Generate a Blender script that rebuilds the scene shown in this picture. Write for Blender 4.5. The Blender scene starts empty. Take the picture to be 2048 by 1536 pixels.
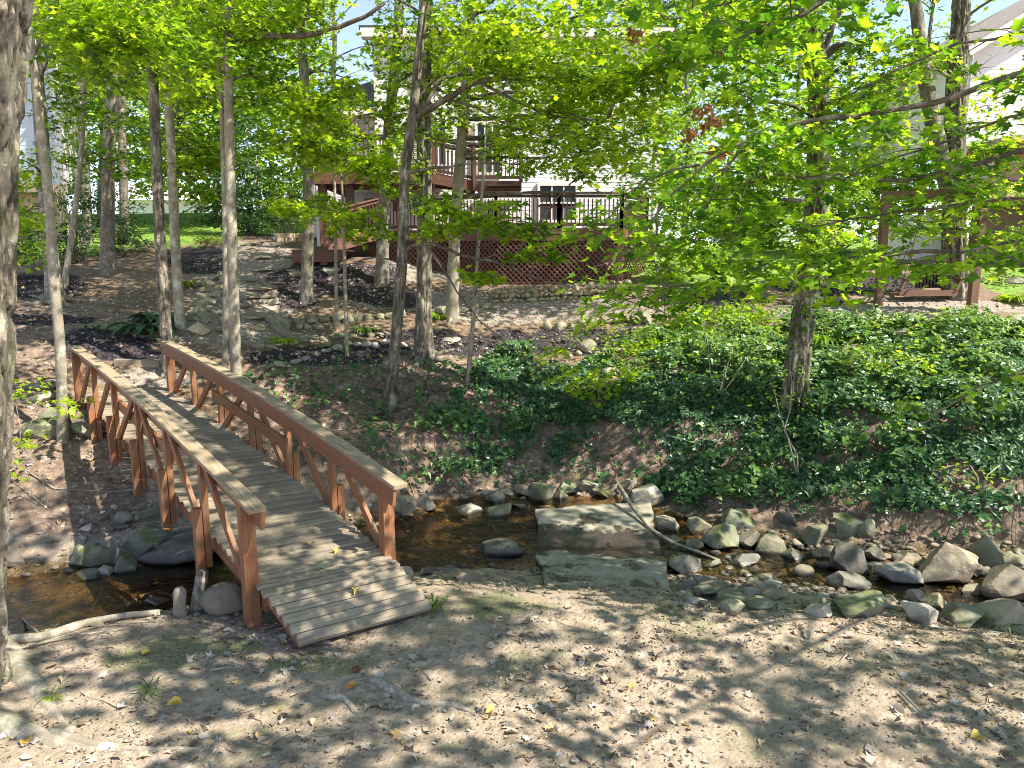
import bpy, bmesh, math, random
import numpy as np
R = math.radians
rng = np.random.default_rng(7)
S = bpy.context.scene
COL = S.collection

# ------------------------------------------------------------------ camera
TH, F, H = R(9.5), 1420.0, 3.5
CT, ST = math.cos(TH), math.sin(TH)
cam = bpy.data.cameras.new('camera')
cam.sensor_width = 36.0; cam.lens = 36.0 * F / 2048.0
cam.clip_start = 0.05; cam.clip_end = 2000.0
camo = bpy.data.objects.new('camera', cam); COL.objects.link(camo)
camo.location = (0, 0, H); camo.rotation_euler = (math.pi / 2 - TH, 0, 0)
S.camera = camo

def ray(u, v):
    a, b = (u - 1024) / F, (768 - v) / F
    return np.array([a, CT + b * ST, -ST + b * CT])
def at(u, v, Y):
    """the point of the place seen at photo pixel (u, v), Y metres out"""
    d = ray(u, v); return np.array([0, 0, H]) + d * (Y / d[1])
def atz(u, v, z):
    d = ray(u, v); return np.array([0, 0, H]) + d * ((z - H) / d[2])
def proj(P):
    P = np.atleast_2d(P); x, y, z = P[:, 0], P[:, 1], P[:, 2] - H
    d = y * CT - z * ST; up = y * ST + z * CT
    dd = np.where(d > .05, d, .05)
    return 1024 + F * x / dd, 768 - F * up / dd, d

# ------------------------------------------------------------------ noise
def _h(ix, iy, s):
    n = (ix * 374761393 + iy * 668265263 + s * 974711) & 0x7fffffff
    n = ((n ^ (n >> 13)) * 1274126177) & 0x7fffffff
    return ((n ^ (n >> 16)) & 0xffff) / 65535.0
def vnoise(x, y, s=0):
    x = np.asarray(x, float); y = np.asarray(y, float)
    ix, iy = np.floor(x).astype(np.int64), np.floor(y).astype(np.int64)
    fx, fy = x - ix, y - iy
    fx, fy = fx * fx * (3 - 2 * fx), fy * fy * (3 - 2 * fy)
    a, b, c, d = _h(ix, iy, s), _h(ix + 1, iy, s), _h(ix, iy + 1, s), _h(ix + 1, iy + 1, s)
    return (a * (1 - fx) + b * fx) * (1 - fy) + (c * (1 - fx) + d * fx) * fy
def fbm(x, y, s=0, o=4):
    r, a, t = 0, 1.0, 0
    for i in range(o):
        r = r + a * vnoise(np.asarray(x) * 2 ** i, np.asarray(y) * 2 ** i, s + i * 17); t += a; a *= .5
    return r / t
def sst(a, b, x):
    t = np.clip((x - a) / (b - a), 0, 1); return t * t * (3 - 2 * t)

# ------------------------------------------------------------------ terrain
WATER = -0.45
CL = np.array([(-16, 5.6), (-9, 6.9), (-4.9, 8.0), (-3, 9.0), (-1.3, 9.9), (.3, 10.4), (1.8, 10.1), (3.2, 9.2), (5.75, 8.1), (9, 7.3), (16, 6)])
HW = np.array([1.1, 1.1, 1.0, .95, 1.0, 1.0, .95, .8, .8, .9, 1])
def cl_dist(x, y):
    best = np.full(np.shape(x), 1e9); hw = np.ones(np.shape(x)); side = np.zeros(np.shape(x))
    for (a, b, h0, h1) in zip(CL[:-1], CL[1:], HW[:-1], HW[1:]):
        d = b - a; t = np.clip(((x - a[0]) * d[0] + (y - a[1]) * d[1]) / (d @ d), 0, 1)
        px, py = a[0] + t * d[0], a[1] + t * d[1]
        r = np.hypot(x - px, y - py); m = r < best
        best = np.where(m, r, best); hw = np.where(m, h0 + t * (h1 - h0), hw)
        side = np.where(m, np.sign(d[0] * (y - a[1]) - d[1] * (x - a[0])), side)
    return best, hw, side
ctrl = []
for y in (-9, -3, 1, 4):
    for x in (-14, -7, -2, 3, 8, 15): ctrl.append((x, y, .0 if x > -5 else .12))
for x in (-3.2, 0, 2, 3.8, 5): ctrl.append((x, 5.6, 0))
for (u, v) in ((0, 1300), (300, 1235), (600, 1290), (860, 1190), (1080, 1190), (1350, 1212), (1600, 1245), (1900, 1275), (2048, 1290)):
    p = atz(u, v, -.03); ctrl.append(tuple(p))
for p in CL: ctrl.append((p[0], p[1], -.5))
for (u, v) in ((1085, 1176), (1150, 1180), (1220, 1184), (1290, 1188), (1340, 1190)): ctrl.append(tuple(atz(u, v, -.30)))
COLS = {
 1100: [(965, 12.3), (850, 13.3), (760, 14.5), (700, 16), (645, 17.8), (600, 19), (570, 20.3)],
 850: [(1000, 11.6), (930, 12.1), (870, 12.5), (800, 13.4), (710, 15.3), (640, 17.3), (590, 19)],
 780: [(980, 11.0), (825, 13.4), (700, 15.2)],
 700: [(960, 10.9), (880, 11.9), (760, 14.0), (690, 15.6), (600, 18.5), (540, 20)],
 600: [(900, 11.6), (800, 13.1), (725, 14.6), (640, 17.2), (560, 19.2), (525, 20.4)],
 490: [(800, 13.0), (740, 13.7), (690, 14.9), (640, 16.2), (560, 18.9), (500, 22), (480, 25)],
 330: [(690, 14.4), (620, 16.4), (540, 20.5), (480, 26), (440, 33), (428, 37)],
 215: [(700, 14.0), (620, 16.2), (545, 20.5), (480, 27), (450, 32)],
 100: [(1060, 9.3), (960, 10), (870, 10.9), (800, 11.9), (700, 13.8), (610, 17), (540, 21), (480, 27)],
 10: [(1150, 8.4), (1060, 9.2), (960, 9.9), (870, 10.7), (780, 11.8), (690, 13.8), (600, 17), (530, 22)],
 1250: [(980, 11.9), (880, 12.5), (760, 13.9), (690, 15.8), (630, 17.6), (590, 18.8), (555, 20.8)],
 1450: [(1010, 10.8), (900, 11.8), (800, 12.8), (700, 14.2), (640, 16), (600, 17.5), (560, 19.5), (525, 23)],
 1750: [(1100, 9.3), (1000, 9.9), (900, 10.6), (800, 11.6), (700, 13), (660, 14.5), (610, 16.5), (560, 19), (530, 22.5)],
 2040: [(1190, 8.0), (1100, 8.5), (1000, 9.1), (900, 9.7), (800, 10.6), (700, 12), (650, 14.3), (600, 17.2), (535, 23)],
}
for u, l in COLS.items():
    for v, Y in l: ctrl.append(tuple(at(u, v, Y)))
for (x, y, z) in ((-7.0, 12.7, 1.16), (-6.2, 13.1, 1.2), (-24, 10, 1.6), (-24, 22, 3.6), (24, 22, 3.6), (20, 12, 2.2), (0, 26, 3.6), (8, 30, 3.8), (0, 40, 4.6), (14, 42, 4.6), (-8, 42, 6.2), (-24, 42, 6.4), (24, 42, 5)):
    ctrl.append((x, y, z))
ctrl = np.array(ctrl, float)
def _phi(r2): return np.sqrt(r2 + .35)
_n = len(ctrl)
_A = np.zeros((_n + 3, _n + 3))
_d2 = ((ctrl[:, None, :2] - ctrl[None, :, :2]) ** 2).sum(-1)
_A[:_n, :_n] = _phi(_d2) - np.eye(_n) * .06
_A[:_n, _n] = 1; _A[:_n, _n + 1:] = ctrl[:, :2]; _A[_n, :_n] = 1; _A[_n + 1:, :_n] = ctrl[:, :2].T
_W = np.linalg.solve(_A, np.concatenate([ctrl[:, 2], np.zeros(3)]))
def hz(x, y):
    """ground height"""
    x = np.atleast_1d(np.asarray(x, float)); y = np.atleast_1d(np.asarray(y, float))
    shp = x.shape; x = x.ravel(); y = y.ravel()
    xc, yc = np.clip(x, -23, 23), np.clip(y, -8, 42)
    z = np.empty_like(x)
    for i in range(0, len(x), 40000):
        a, b = xc[i:i + 40000], yc[i:i + 40000]
        r2 = (a[:, None] - ctrl[None, :, 0]) ** 2 + (b[:, None] - ctrl[None, :, 1]) ** 2
        z[i:i + 40000] = _phi(r2) @ _W[:_n] + _W[_n] + a * _W[_n + 1] + b * _W[_n + 2]
    d, hw, side = cl_dist(x, y)
    bedn = (fbm(x * 1.3, y * 1.3, 5) - .5) * .16
    bed = WATER - .11 + .10 * (d / hw) ** 2 + bedn + np.where(x > 2.4, .05, 0)
    k = sst(hw + .55, hw * .75, d)
    z = z * (1 - k) + np.minimum(z, bed) * k
    # lumps: gentle on the trodden bank, rough on the eroded far bank
    slope = sst(9.5, 11, y) * sst(17, 14, y)
    z = z + (fbm(x * .9, y * .9, 11) - .5) * .10 + (fbm(x * 3.1, y * 3.1, 23) - .5) * (.035 + .16 * slope)
    z = z + (fbm(x * 9, y * 9, 31, 3) - .5) * (.014 + .05 * slope)
    return z.reshape(shp)
def hz1(x, y): return float(hz(x, y)[0])
def G(u, v, zoff=0.0):
    """where the sight line of photo pixel (u, v) meets the ground"""
    d = ray(u, v); Y = np.concatenate([np.arange(2.5, 24, .04), np.arange(24, 60, .3)])
    P = np.array([0, 0, H]) + d[None] * (Y / d[1])[:, None]
    g = hz(P[:, 0], P[:, 1]) + zoff
    i = np.argmax(P[:, 2] <= g)
    if P[i, 2] > g[i]: i = len(Y) - 1
    return np.array([P[i, 0], P[i, 1], g[i] - zoff])
def hnorm(x, y, e=.08):
    zx = (hz(x + e, y) - hz(x - e, y)) / (2 * e); zy = (hz(x, y + e) - hz(x, y - e)) / (2 * e)
    n = np.stack([-zx, -zy, np.ones_like(zx)], -1); return n / np.linalg.norm(n, axis=-1, keepdims=True)

# ------------------------------------------------------------------ objects
def link(o, parent=None):
    COL.objects.link(o)
    if parent is not None: o.parent = parent
    return o
def tag(o, label=None, cat=None, group=None, kind=None):
    if label: o['label'] = label
    if cat: o['category'] = cat
    if group: o['group'] = group
    if kind: o['kind'] = kind
    return o
def empty(name, loc, label, cat, group=None, rz=0):
    o = bpy.data.objects.new(name, None); o.empty_display_size = .2
    o.location = [float(c) for c in loc]; o.rotation_euler = (0, 0, rz)
    link(o); return tag(o, label, cat, group)

class MB:
    """collects shapes; build() links them as ONE mesh object"""
    def __init__(s): s.v = []; s.g = []; s.f = []; s.t = []; s.n = 0; s.sm = []
    def add(s, v, faces, g=None, tint=.5, smooth=False):
        v = np.asarray(v, float).reshape(-1, 3)
        s.v.append(v); s.g.append(v if g is None else np.asarray(g, float))
        if not isinstance(faces, (list, tuple)): faces = [faces]
        for fa in faces:
            fa = np.asarray(fa, np.int64)
            s.f.append(fa + s.n)
            s.t.append(np.broadcast_to(np.asarray(tint, float), (len(fa),)).copy() if np.ndim(tint) <= 1 and (np.ndim(tint) == 0 or len(tint) == len(fa)) else np.full(len(fa), .5))
            s.sm.append(np.full(len(fa), smooth))
        s.n += len(v)
    def box(s, c, ax, half, tint=None, chamfer=0):
        """box at c; ax = 3 unit axes, the first along the grain; half sizes"""
        c = np.asarray(c, float); ax = np.asarray(ax, float); h = np.asarray(half, float)
        q = np.array([(i, j, k) for i in (-1, 1) for j in (-1, 1) for k in (-1, 1)], float)
        loc = q * h; v = c + loc @ ax
        off = rng.uniform(-50, 50, 3)
        s.add(v, np.array([(0, 1, 3, 2), (4, 6, 7, 5), (0, 4, 5, 1), (2, 3, 7, 6), (0, 2, 6, 4), (1, 5, 7, 3)]), loc + off, rng.random() if tint is None else tint)
    def beam(s, p, q, w, t, up=(0, 0, 1), tint=None, off=(0, 0)):
        """timber from p to q: w wide sideways, t thick along up"""
        p = np.asarray(p, float); q = np.asarray(q, float); d = q - p; L = np.linalg.norm(d); d = d / L
        sd = np.cross(d, up); sd /= np.linalg.norm(sd); u2 = np.cross(sd, d)
        s.box((p + q) / 2 + sd * off[0] + u2 * off[1], [d, sd, u2], (L / 2, w / 2, t / 2), tint)
    def tube(s, pts, rad, sides=8, tint=None, rough=0.0, seed=0, caps=True, ridges=0, furrow=0.):
        pts = np.asarray(pts, float); n = len(pts); rad = np.broadcast_to(np.asarray(rad, float), (n,))
        tg = np.gradient(pts, axis=0); tg /= np.linalg.norm(tg, axis=1, keepdims=True) + 1e-9
        ref = np.array([0, 1., 0.]) if abs(tg[0, 1]) < .8 else np.array([1., 0, 0])
        a = np.cross(tg, ref); a /= np.linalg.norm(a, axis=1, keepdims=True); b = np.cross(tg, a)
        an = np.linspace(0, 2 * np.pi, sides, endpoint=False)
        cs, sn = np.cos(an), np.sin(an)
        rr = rad[:, None] * np.ones((1, sides))
        if rough:
            L = np.concatenate([[0], np.cumsum(np.linalg.norm(np.diff(pts, axis=0), axis=1))])
            r0 = max(rad.max(), 1e-3)
            nz = fbm((cs[None] * 1.6 + 5) + np.zeros((n, 1)), L[:, None] / r0 * .35 + sn[None] * 1.6, seed, 3) - .5
            rr = rr * (1 + rough * 2 * nz)
            if ridges:
                rr = rr * (1 + .07 * np.sin(an[None] * ridges + 2.2 * fbm(L[:, None] / r0 * .3, an[None] * 0, seed + 3)) )
        ft = None
        if furrow:
            L = np.concatenate([[0], np.cumsum(np.linalg.norm(np.diff(pts, axis=0), axis=1))])
            U_ = an[None] * rr.mean(1, keepdims=True).clip(rr.mean() * .6) ; W_ = L[:, None] + 0 * an[None]
            wob = (fbm(U_ * 6, W_ * 2.2, seed + 50, 3) - .5) * .22
            f1 = np.abs(fbm(U_ / .055 + wob * 9, W_ / .40, seed + 60, 3) - .5) * 2
            f2 = fbm(U_ / .02, W_ / .06, seed + 70, 3)
            hgt = sst(.02, .30, f1) * .75 + f2 * .25
            rr = rr + furrow * (hgt - .75); ft = np.clip(.08 + hgt * .62, 0, 1)
        v = pts[:, None] + a[:, None] * (rr * cs)[..., None] + b[:, None] * (rr * sn)[..., None]
        i = np.arange(n - 1)[:, None] * sides; j = np.arange(sides)[None]; j2 = (j + 1) % sides
        fa = np.stack([i + j, i + j2, i + sides + j2, i + sides + j], -1).reshape(-1, 4)
        fs = [fa]
        if caps: fs += [np.arange(sides)[None, ::-1], (np.arange(sides) + (n - 1) * sides)[None]]
        if ft is not None:
            s.add(v.reshape(-1, 3), [fa], None, ft[:-1].reshape(-1), True); return
        s.add(v.reshape(-1, 3), fs, None, rng.random() if tint is None else tint, True)
    def build(s, name, mats, parent=None, origin=None, midx=None):
        V = np.concatenate(s.v); Gc = np.concatenate(s.g)
        V0 = np.zeros(3) if origin is None else np.asarray(origin, float)
        p = parent
        while p is not None: V0 = V0 + np.array(p.location); p = p.parent
        me = bpy.data.meshes.new(name)
        me.vertices.add(len(V)); me.vertices.foreach_set('co', (V - V0).astype(np.float32).ravel())
        sizes = np.concatenate([np.full(len(f), f.shape[1]) for f in s.f])
        lv = np.concatenate([f.ravel() for f in s.f])
        me.loops.add(len(lv)); me.loops.foreach_set('vertex_index', lv.astype(np.int32))
        me.polygons.add(len(sizes))
        me.polygons.foreach_set('loop_start', np.concatenate([[0], np.cumsum(sizes)[:-1]]).astype(np.int32))
        me.polygons.foreach_set('use_smooth', np.concatenate(s.sm))
        me.update(calc_edges=True)
        at_ = me.attributes.new('gc', 'FLOAT_VECTOR', 'POINT'); at_.data.foreach_set('vector', Gc.astype(np.float32).ravel())
        at_ = me.attributes.new('tint', 'FLOAT', 'FACE'); at_.data.foreach_set('value', np.concatenate(s.t).astype(np.float32))
        for m in (mats if isinstance(mats, (list, tuple)) else [mats]): me.materials.append(m)
        o = bpy.data.objects.new(name, me); link(o, parent)
        if parent is None and origin is not None: o.location = [float(c) for c in V0]
        return o
# ------------------------------------------------------------------ materials
class NT:
    def __init__(s, name):
        s.m = bpy.data.materials.new(name); s.m.use_nodes = True; s.t = s.m.node_tree; s.t.nodes.clear()
        s.out = s.n('ShaderNodeOutputMaterial')
    def n(s, typ, **kw):
        nd = s.t.nodes.new(typ)
        for k, v in kw.items():
            if k in nd.inputs: s.set(nd.inputs[k], v)
            else: setattr(nd, k, v)
        return nd
    def set(s, sock, v):
        if isinstance(v, bpy.types.NodeSocket): s.t.links.new(v, sock)
        elif isinstance(v, (tuple, list)) and len(v) == 3 and sock.type == 'RGBA': sock.default_value = (*v, 1)
        else: sock.default_value = v
    def attr(s, nm, o='Vector'): return s.n('ShaderNodeAttribute', attribute_name=nm).outputs[o]
    def map(s, vec, scale): return s.n('ShaderNodeMapping', Vector=vec, Scale=scale).outputs['Vector']
    def noise(s, vec, scale, detail=5, rough=.6, dist=0): return s.n('ShaderNodeTexNoise', Vector=vec, Scale=scale, Detail=detail, Roughness=rough, Distortion=dist).outputs['Fac']
    def ramp(s, fac, *st):
        r = s.n('ShaderNodeValToRGB'); s.set(r.inputs[0], fac); e = r.color_ramp.elements
        while len(e) < len(st): e.new(.5)
        for el, (p, c) in zip(e, st): el.position = p; el.color = (*c, 1) if len(c) == 3 else c
        return r.outputs[0]
    def mr(s, v, a, b, c=0., d=1.): return s.n('ShaderNodeMapRange', **{'Value': v, 'From Min': a, 'From Max': b, 'To Min': c, 'To Max': d}).outputs[0]
    def mix(s, f, a, b, mode='MIX'):
        nd = s.n('ShaderNodeMix', data_type='RGBA', blend_type=mode)
        s.set(nd.inputs[0], f); s.set(nd.inputs[6], a); s.set(nd.inputs[7], b); return nd.outputs[2]
    def math(s, op, a, b=0.):
        nd = s.n('ShaderNodeMath', operation=op); s.set(nd.inputs[0], a); s.set(nd.inputs[1], b); return nd.outputs[0]
    def bump(s, h, st=.5, dist=.02): return s.n('ShaderNodeBump', Height=h, Strength=st, Distance=dist).outputs[0]
    def pbr(s, col, rough=.8, normal=None, **kw):
        p = s.n('ShaderNodeBsdfPrincipled'); s.set(p.inputs['Base Color'], col); s.set(p.inputs['Roughness'], rough)
        if normal is not None: s.set(p.inputs['Normal'], normal)
        for k, v in kw.items(): s.set(p.inputs[k], v)
        return p.outputs[0]
    def done(s, sh): s.t.links.new(sh, s.out.inputs['Surface']); return s.m

def m_bark(name, light, dark, sc=9., vs=.16, moss=0.0, bump=.8):
    k = NT(name); g = k.attr('gc')
    a = k.noise(k.map(g, (1, 1, vs * 1.7)), sc * 2.6, 8, .74, .9); b = k.noise(k.map(g, (1, 1, .6)), 3.4, 5, .65); c = k.noise(k.map(g, (1, 1, .7)), 13, 5, .7)
    col = k.ramp(a, (.36, dark), (.47, tuple((x + y) / 2 for x, y in zip(light, dark))), (.60, light))
    col = k.mix(k.mr(b, .48, .58, 0, .75), col, k.mix(.6, col, (.46, .45, .36)))
    col = k.mix(k.mr(c, .54, .66, 0, .75), col, tuple(x * .8 for x in dark))
    col = k.mix(k.mr(k.noise(g, 1.1, 3), .4, .65, 0, .45), col, tuple(x * 1.2 for x in dark))
    bl_ = k.noise(k.map(g, (1, 1, .55)), 6.5, 7, .72, .6)
    col = k.mix(k.mr(bl_, .47, .56, .72, 0), col, tuple(x * 1.15 for x in dark))
    col = k.mix(k.mr(k.noise(k.map(g, (1, 1, .8)), 4.2, 5, .7), .57, .63, 0, .6), col, tuple(min(.6, x * 1.45) for x in light))
    col = k.mix(1., col, k.ramp(k.attr('tint', 'Fac'), (.05, (.22, .20, .18)), (.5, (1, 1, 1)), (.85, (1.25, 1.22, 1.18))), 'MULTIPLY')
    if moss: col = k.mix(k.math('MULTIPLY', k.mr(k.noise(g, 4, 5), .45, .65), moss), col, (.09, .12, .03))
    return k.done(k.pbr(col, .9, k.bump(a, bump, .03)))
def m_wood(name, light, dark, rough=.75, moss=None):
    k = NT(name); g = k.attr('gc'); t = k.attr('tint', 'Fac')
    a = k.noise(k.map(g, (1.6, 26, 26)), 1.6, 6, .6, .4); b = k.noise(g, 3.2, 4)
    col = k.ramp(a, (.30, dark), (.62, light))
    col = k.mix(k.mr(b, .35, .7, 0, .55), col, k.mix(.5, dark, light))
    col = k.mix(1.0, col, k.ramp(t, (0, (.72, .72, .72)), (1, (1.18, 1.15, 1.1))), 'MULTIPLY')
    if moss: col = k.mix(k.mr(k.noise(g, 5, 6, .7), .44, .66, 0, .75), col, moss)
    col = k.mix(k.mr(k.noise(g, 17, 5, .8), .60, .74, 0, .5), col, tuple(x * .45 for x in dark))
    kn = k.n('ShaderNodeTexVoronoi', Vector=k.map(g, (2.2, 7, 7)), Scale=1.0).outputs['Distance']
    col = k.mix(k.mr(kn, .10, .05, 0, .7), col, tuple(x * .5 for x in dark))
    col = k.mix(k.mr(k.noise(k.map(g, (.5, 60, 60)), 1.3, 3, .5), .62, .68, 0, .6), col, tuple(x * .5 for x in dark))
    return k.done(k.pbr(col, rough, k.bump(a, .35, .006)))
def m_rock(name, light, dark, moss=.3, mosscol=(.10, .115, .035)):
    k = NT(name); g = k.attr('gc'); ge = k.n('ShaderNodeNewGeometry')
    a = k.noise(g, 3.4, 8, .65); b = k.noise(g, 16, 6, .7); t = k.n('ShaderNodeObjectInfo').outputs['Random']
    col = k.ramp(a, (.32, dark), (.66, light))
    col = k.mix(1.0, col, k.ramp(t, (0, (.75, .76, .78)), (.5, (1, 1, 1)), (1, (1.15, 1.08, .98))), 'MULTIPLY')
    col = k.mix(k.mr(b, .48, .72, 0, .5), col, dark)
    nz = k.n('ShaderNodeSeparateXYZ', Vector=ge.outputs['Normal']).outputs[2]
    mo = k.math('MULTIPLY', k.mr(k.math('ADD', k.noise(g, 4.5, 6, .7), k.math('MULTIPLY', nz, .16)), .56, .70), moss)
    col = k.mix(mo, col, mosscol)
    pz = k.n('ShaderNodeSeparateXYZ', Vector=ge.outputs['Position']).outputs[2]
    wet = k.mr(pz, WATER + .05, WATER + .02)
    col = k.mix(wet, col, k.mix(1., col, (.35, .33, .3), 'MULTIPLY'))
    return k.done(k.pbr(col, k.mr(wet, 0, 1, .85, .25), k.bump(k.math('ADD', a, k.math('MULTIPLY', b, .4)), .8, .03)))
def m_leaf(name, cols, trans=.5, rough=.5, tr_boost=1.5, spec=.35, jit=.35):
    """cols: stops over the leaf's own tint"""
    k = NT(name); t = k.attr('tint', 'Fac'); g = k.attr('gc')
    n = len(cols); col = k.ramp(t, *[(i / (n - 1), c) for i, c in enumerate(cols)])
    col = k.mix(k.mr(k.noise(g, .9, 3), .35, .65, 0, jit), col, k.mix(1., col, (.62, .72, .75), 'MULTIPLY'))
    tc = k.mix(1., col, (tr_boost * 1.06, tr_boost, tr_boost * .5), 'MULTIPLY')
    d = k.pbr(col, rough, **{'Specular IOR Level': spec})
    tl = k.n('ShaderNodeBsdfTranslucent', Color=tc).outputs[0]
    mx = k.n('ShaderNodeMixShader', Fac=trans); k.t.links.new(d, mx.inputs[1]); k.t.links.new(tl, mx.inputs[2])
    return k.done(mx.outputs[0])
def m_plain(name, col, rough=.7, var=.15, sc=4., bump=0, metal=0.):
    k = NT(name); g = k.attr('gc'); a = k.noise(g, sc, 6)
    c = k.mix(k.mr(a, .35, .7, 0, 1), tuple(x * (1 - var) for x in col), tuple(min(1, x * (1 + var)) for x in col))
    return k.done(k.pbr(c, rough, k.bump(a, bump, .02) if bump else None, Metallic=metal))
# ================================================================== light
SUN = np.array([.78, -.32, 1.0]); SUN /= np.linalg.norm(SUN)
S.world = bpy.data.worlds.new('World'); S.world.use_nodes = True
wt = S.world.node_tree; wt.nodes.clear()
sky = wt.nodes.new('ShaderNodeTexSky'); sky.sky_type = 'NISHITA'; sky.sun_disc = False
sky.sun_elevation = math.asin(SUN[2]); sky.sun_rotation = math.atan2(SUN[0], SUN[1])
sky.air_density = .8; sky.dust_density = 0; sky.ozone_density = 4.0; sky.altitude = 1500
bg = wt.nodes.new('ShaderNodeBackground'); bg.inputs[1].default_value = .50
wo = wt.nodes.new('ShaderNodeOutputWorld')
tn = wt.nodes.new('ShaderNodeMix'); tn.data_type = 'RGBA'; tn.blend_type = 'MULTIPLY'; tn.inputs[0].default_value = 1; tn.inputs[7].default_value = (1.26, .955, .80, 1)
wt.links.new(sky.outputs[0], tn.inputs[6]); wt.links.new(tn.outputs[2], bg.inputs[0]); wt.links.new(bg.outputs[0], wo.inputs[0])
sl = bpy.data.lights.new('sun', 'SUN'); sl.energy = 13.0; sl.angle = R(.5); sl.color = (1, .95, .86)
so = bpy.data.objects.new('sun', sl); link(so); so.location = (20, -5, 30)
import mathutils
so.rotation_euler = mathutils.Vector((-SUN[0], -SUN[1], -SUN[2])).to_track_quat('-Z', 'Y').to_euler()
S.view_settings.view_transform = 'Standard'; S.view_settings.look = 'None'; S.view_settings.exposure = 0
S.render.engine = 'CYCLES'
S.cycles.filter_width = 1.0; S.cycles.use_denoising = True; S.cycles.max_bounces = 8; S.cycles.diffuse_bounces = 4; S.cycles.transmission_bounces = 5
S.cycles.transparent_max_bounces = 6; S.cycles.caustics_reflective = False; S.cycles.caustics_refractive = False
S.cycles.sample_clamp_indirect = 6

# ================================================================== ground
def blobs(u, v, L, edge=.35):
    m = np.zeros_like(u)
    n = (fbm(u / 46., v / 22., 77, 3) - .5) * 1.1
    for (a, b, ru, rv) in L:
        r = np.hypot((u - a) / ru, (v - b) / rv) + n * .7
        m = np.maximum(m, 1 - sst(1 - edge, 1 + edge * .4, r))
    return m
MULCH = [(690, 560, 150, 46), (800, 600, 70, 20), (560, 715, 90, 18), (950, 690, 160, 22), (740, 700, 120, 14), (600, 590, 60, 30), (640, 712, 160, 20), (820, 668, 110, 12), (1120, 685, 190, 30), (1290, 665, 80, 22), (1700, 568, 190, 24), (1640, 600, 60, 18), (1930, 668, 150, 22),
         (1790, 650, 60, 10), (95, 575, 95, 28), (400, 520, 90, 32), (560, 470, 60, 10), (2000, 560, 60, 14), (1420, 600, 130, 30), (200, 690, 120, 34), (300, 715, 90, 16), (90, 640, 90, 14)]
LAWN = [(350, 452, 170, 46), (60, 480, 120, 44), (200, 470, 120, 40), (2020, 545, 100, 46), (1420, 545, 190, 40), (1640, 520, 160, 24), (2010, 520, 120, 20)]
GRAV = [(500, 570, 130, 90), (450, 660, 110, 40), (1150, 618, 260, 24), (900, 600, 240, 26), (540, 675, 120, 14), (1830, 615, 240, 26), (520, 500, 80, 24), (300, 755, 110, 22), (1600, 620, 100, 16), (1000, 640, 120, 12), (800, 545, 300, 24)]
BANK = [(650, 850, 260, 130), (1000, 880, 330, 140), (1500, 900, 420, 140), (1900, 950, 330, 180), (900, 760, 260, 70), (1400, 760, 330, 80), (60, 900, 220, 130), (130, 1000, 200, 90), (1250, 985, 330, 40), (1600, 1020, 330, 60), (1930, 1090, 260, 70), (820, 985, 160, 36), (100, 660, 200, 90), (420, 560, 120, 60)]
gx = np.concatenate([np.linspace(-300, -45, 12), np.arange(-40, -14, .7), np.arange(-14, 14, .06), np.arange(14, 40, .7), np.linspace(45, 300, 12)])
gy = np.concatenate([np.linspace(-60, -9, 10), np.arange(-8, 3.2, .4), np.arange(3.4, 15, .055), np.arange(15, 24, .12), np.arange(24, 60, .8), np.linspace(64, 400, 14)])
GX, GY = np.meshgrid(gx, gy); GZ = hz(GX, GY)
V = np.stack([GX.ravel(), GY.ravel(), GZ.ravel()], 1)
nx, ny = len(gx), len(gy)
I = (np.arange(ny - 1)[:, None] * nx + np.arange(nx - 1)[None]).ravel()
gm = MB(); gm.add(V, np.stack([I, I + 1, I + nx + 1, I + nx], 1), None, .5, True)
def masks(P):
    u, v, d = proj(P); u = np.where(d > .5, u, 1024); v = np.where(d > .5, v, 2200)
    far = (P[:, 1] > 9.3)
    mul = blobs(u, v, MULCH) * far; law = blobs(u, v, LAWN) * far; gra = blobs(u, v, GRAV) * far; bnk = blobs(u, v, BANK, .5) * (P[:, 1] > 8.4)
    far2 = sst(26, 30, P[:, 1]); law = np.maximum(law, far2)
    dd, hw, sd = cl_dist(P[:, 0], P[:, 1]); bed = sst(hw + .35, hw - .1, dd)
    near = (1 - sst(7.5, 9, P[:, 1])) * (1 - bed)
    mos = near * sst(.52, .74, fbm(P[:, 0] * 1.6 + 3, P[:, 1] * 1.9, 41, 5)) * .52
    mos = np.maximum(mos, blobs(u, v, [(1000, 1210, 90, 30), (1320, 1215, 60, 12), (640, 1330, 140, 26), (300, 1320, 120, 30), (250, 665, 120, 24), (400, 1290, 160, 24)], .6) * .8)
    return mul, law, gra, bnk, bed, mos
mul, law, gra, bnk, bed, mos = masks(V)
k = NT('ground_soil'); g = k.attr('gc')
n1 = k.noise(g, 1.3, 6, .65); n2 = k.noise(g, 9, 8, .72); n3 = k.noise(g, 42, 6, .75); n4 = k.noise(g, 3.1, 5, .6)
vo = k.n('ShaderNodeTexVoronoi', Vector=g, Scale=26.0); vo2 = k.n('ShaderNodeTexVoronoi', Vector=g, Scale=60.0)
soil = k.ramp(n2, (.30, (.185, .135, .092)), (.50, (.35, .268, .195)), (.68, (.50, .405, .315)))
soil = k.mix(k.mr(n1, .40, .62, 0, .55), soil, k.ramp(n3, (.35, (.20, .165, .10)), (.65, (.37, .31, .21))))
soil = k.mix(k.mr(n3, .58, .76, 0, .6), soil, (.14, .11, .08))
A1 = k.attr('m1', 'Color'); A2 = k.attr('m2', 'Color')
s1 = k.n('ShaderNodeSeparateColor', Color=A1); s2 = k.n('ShaderNodeSeparateColor', Color=A2)
mulch = k.mix(k.mr(vo.outputs['Distance'], .1, .7), k.ramp(n3, (.3, (.012, .009, .010)), (.7, (.055, .042, .045))), k.ramp(vo.outputs['Color'], (.2, (.02, .016, .017)), (.8, (.10, .08, .08))))
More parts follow.
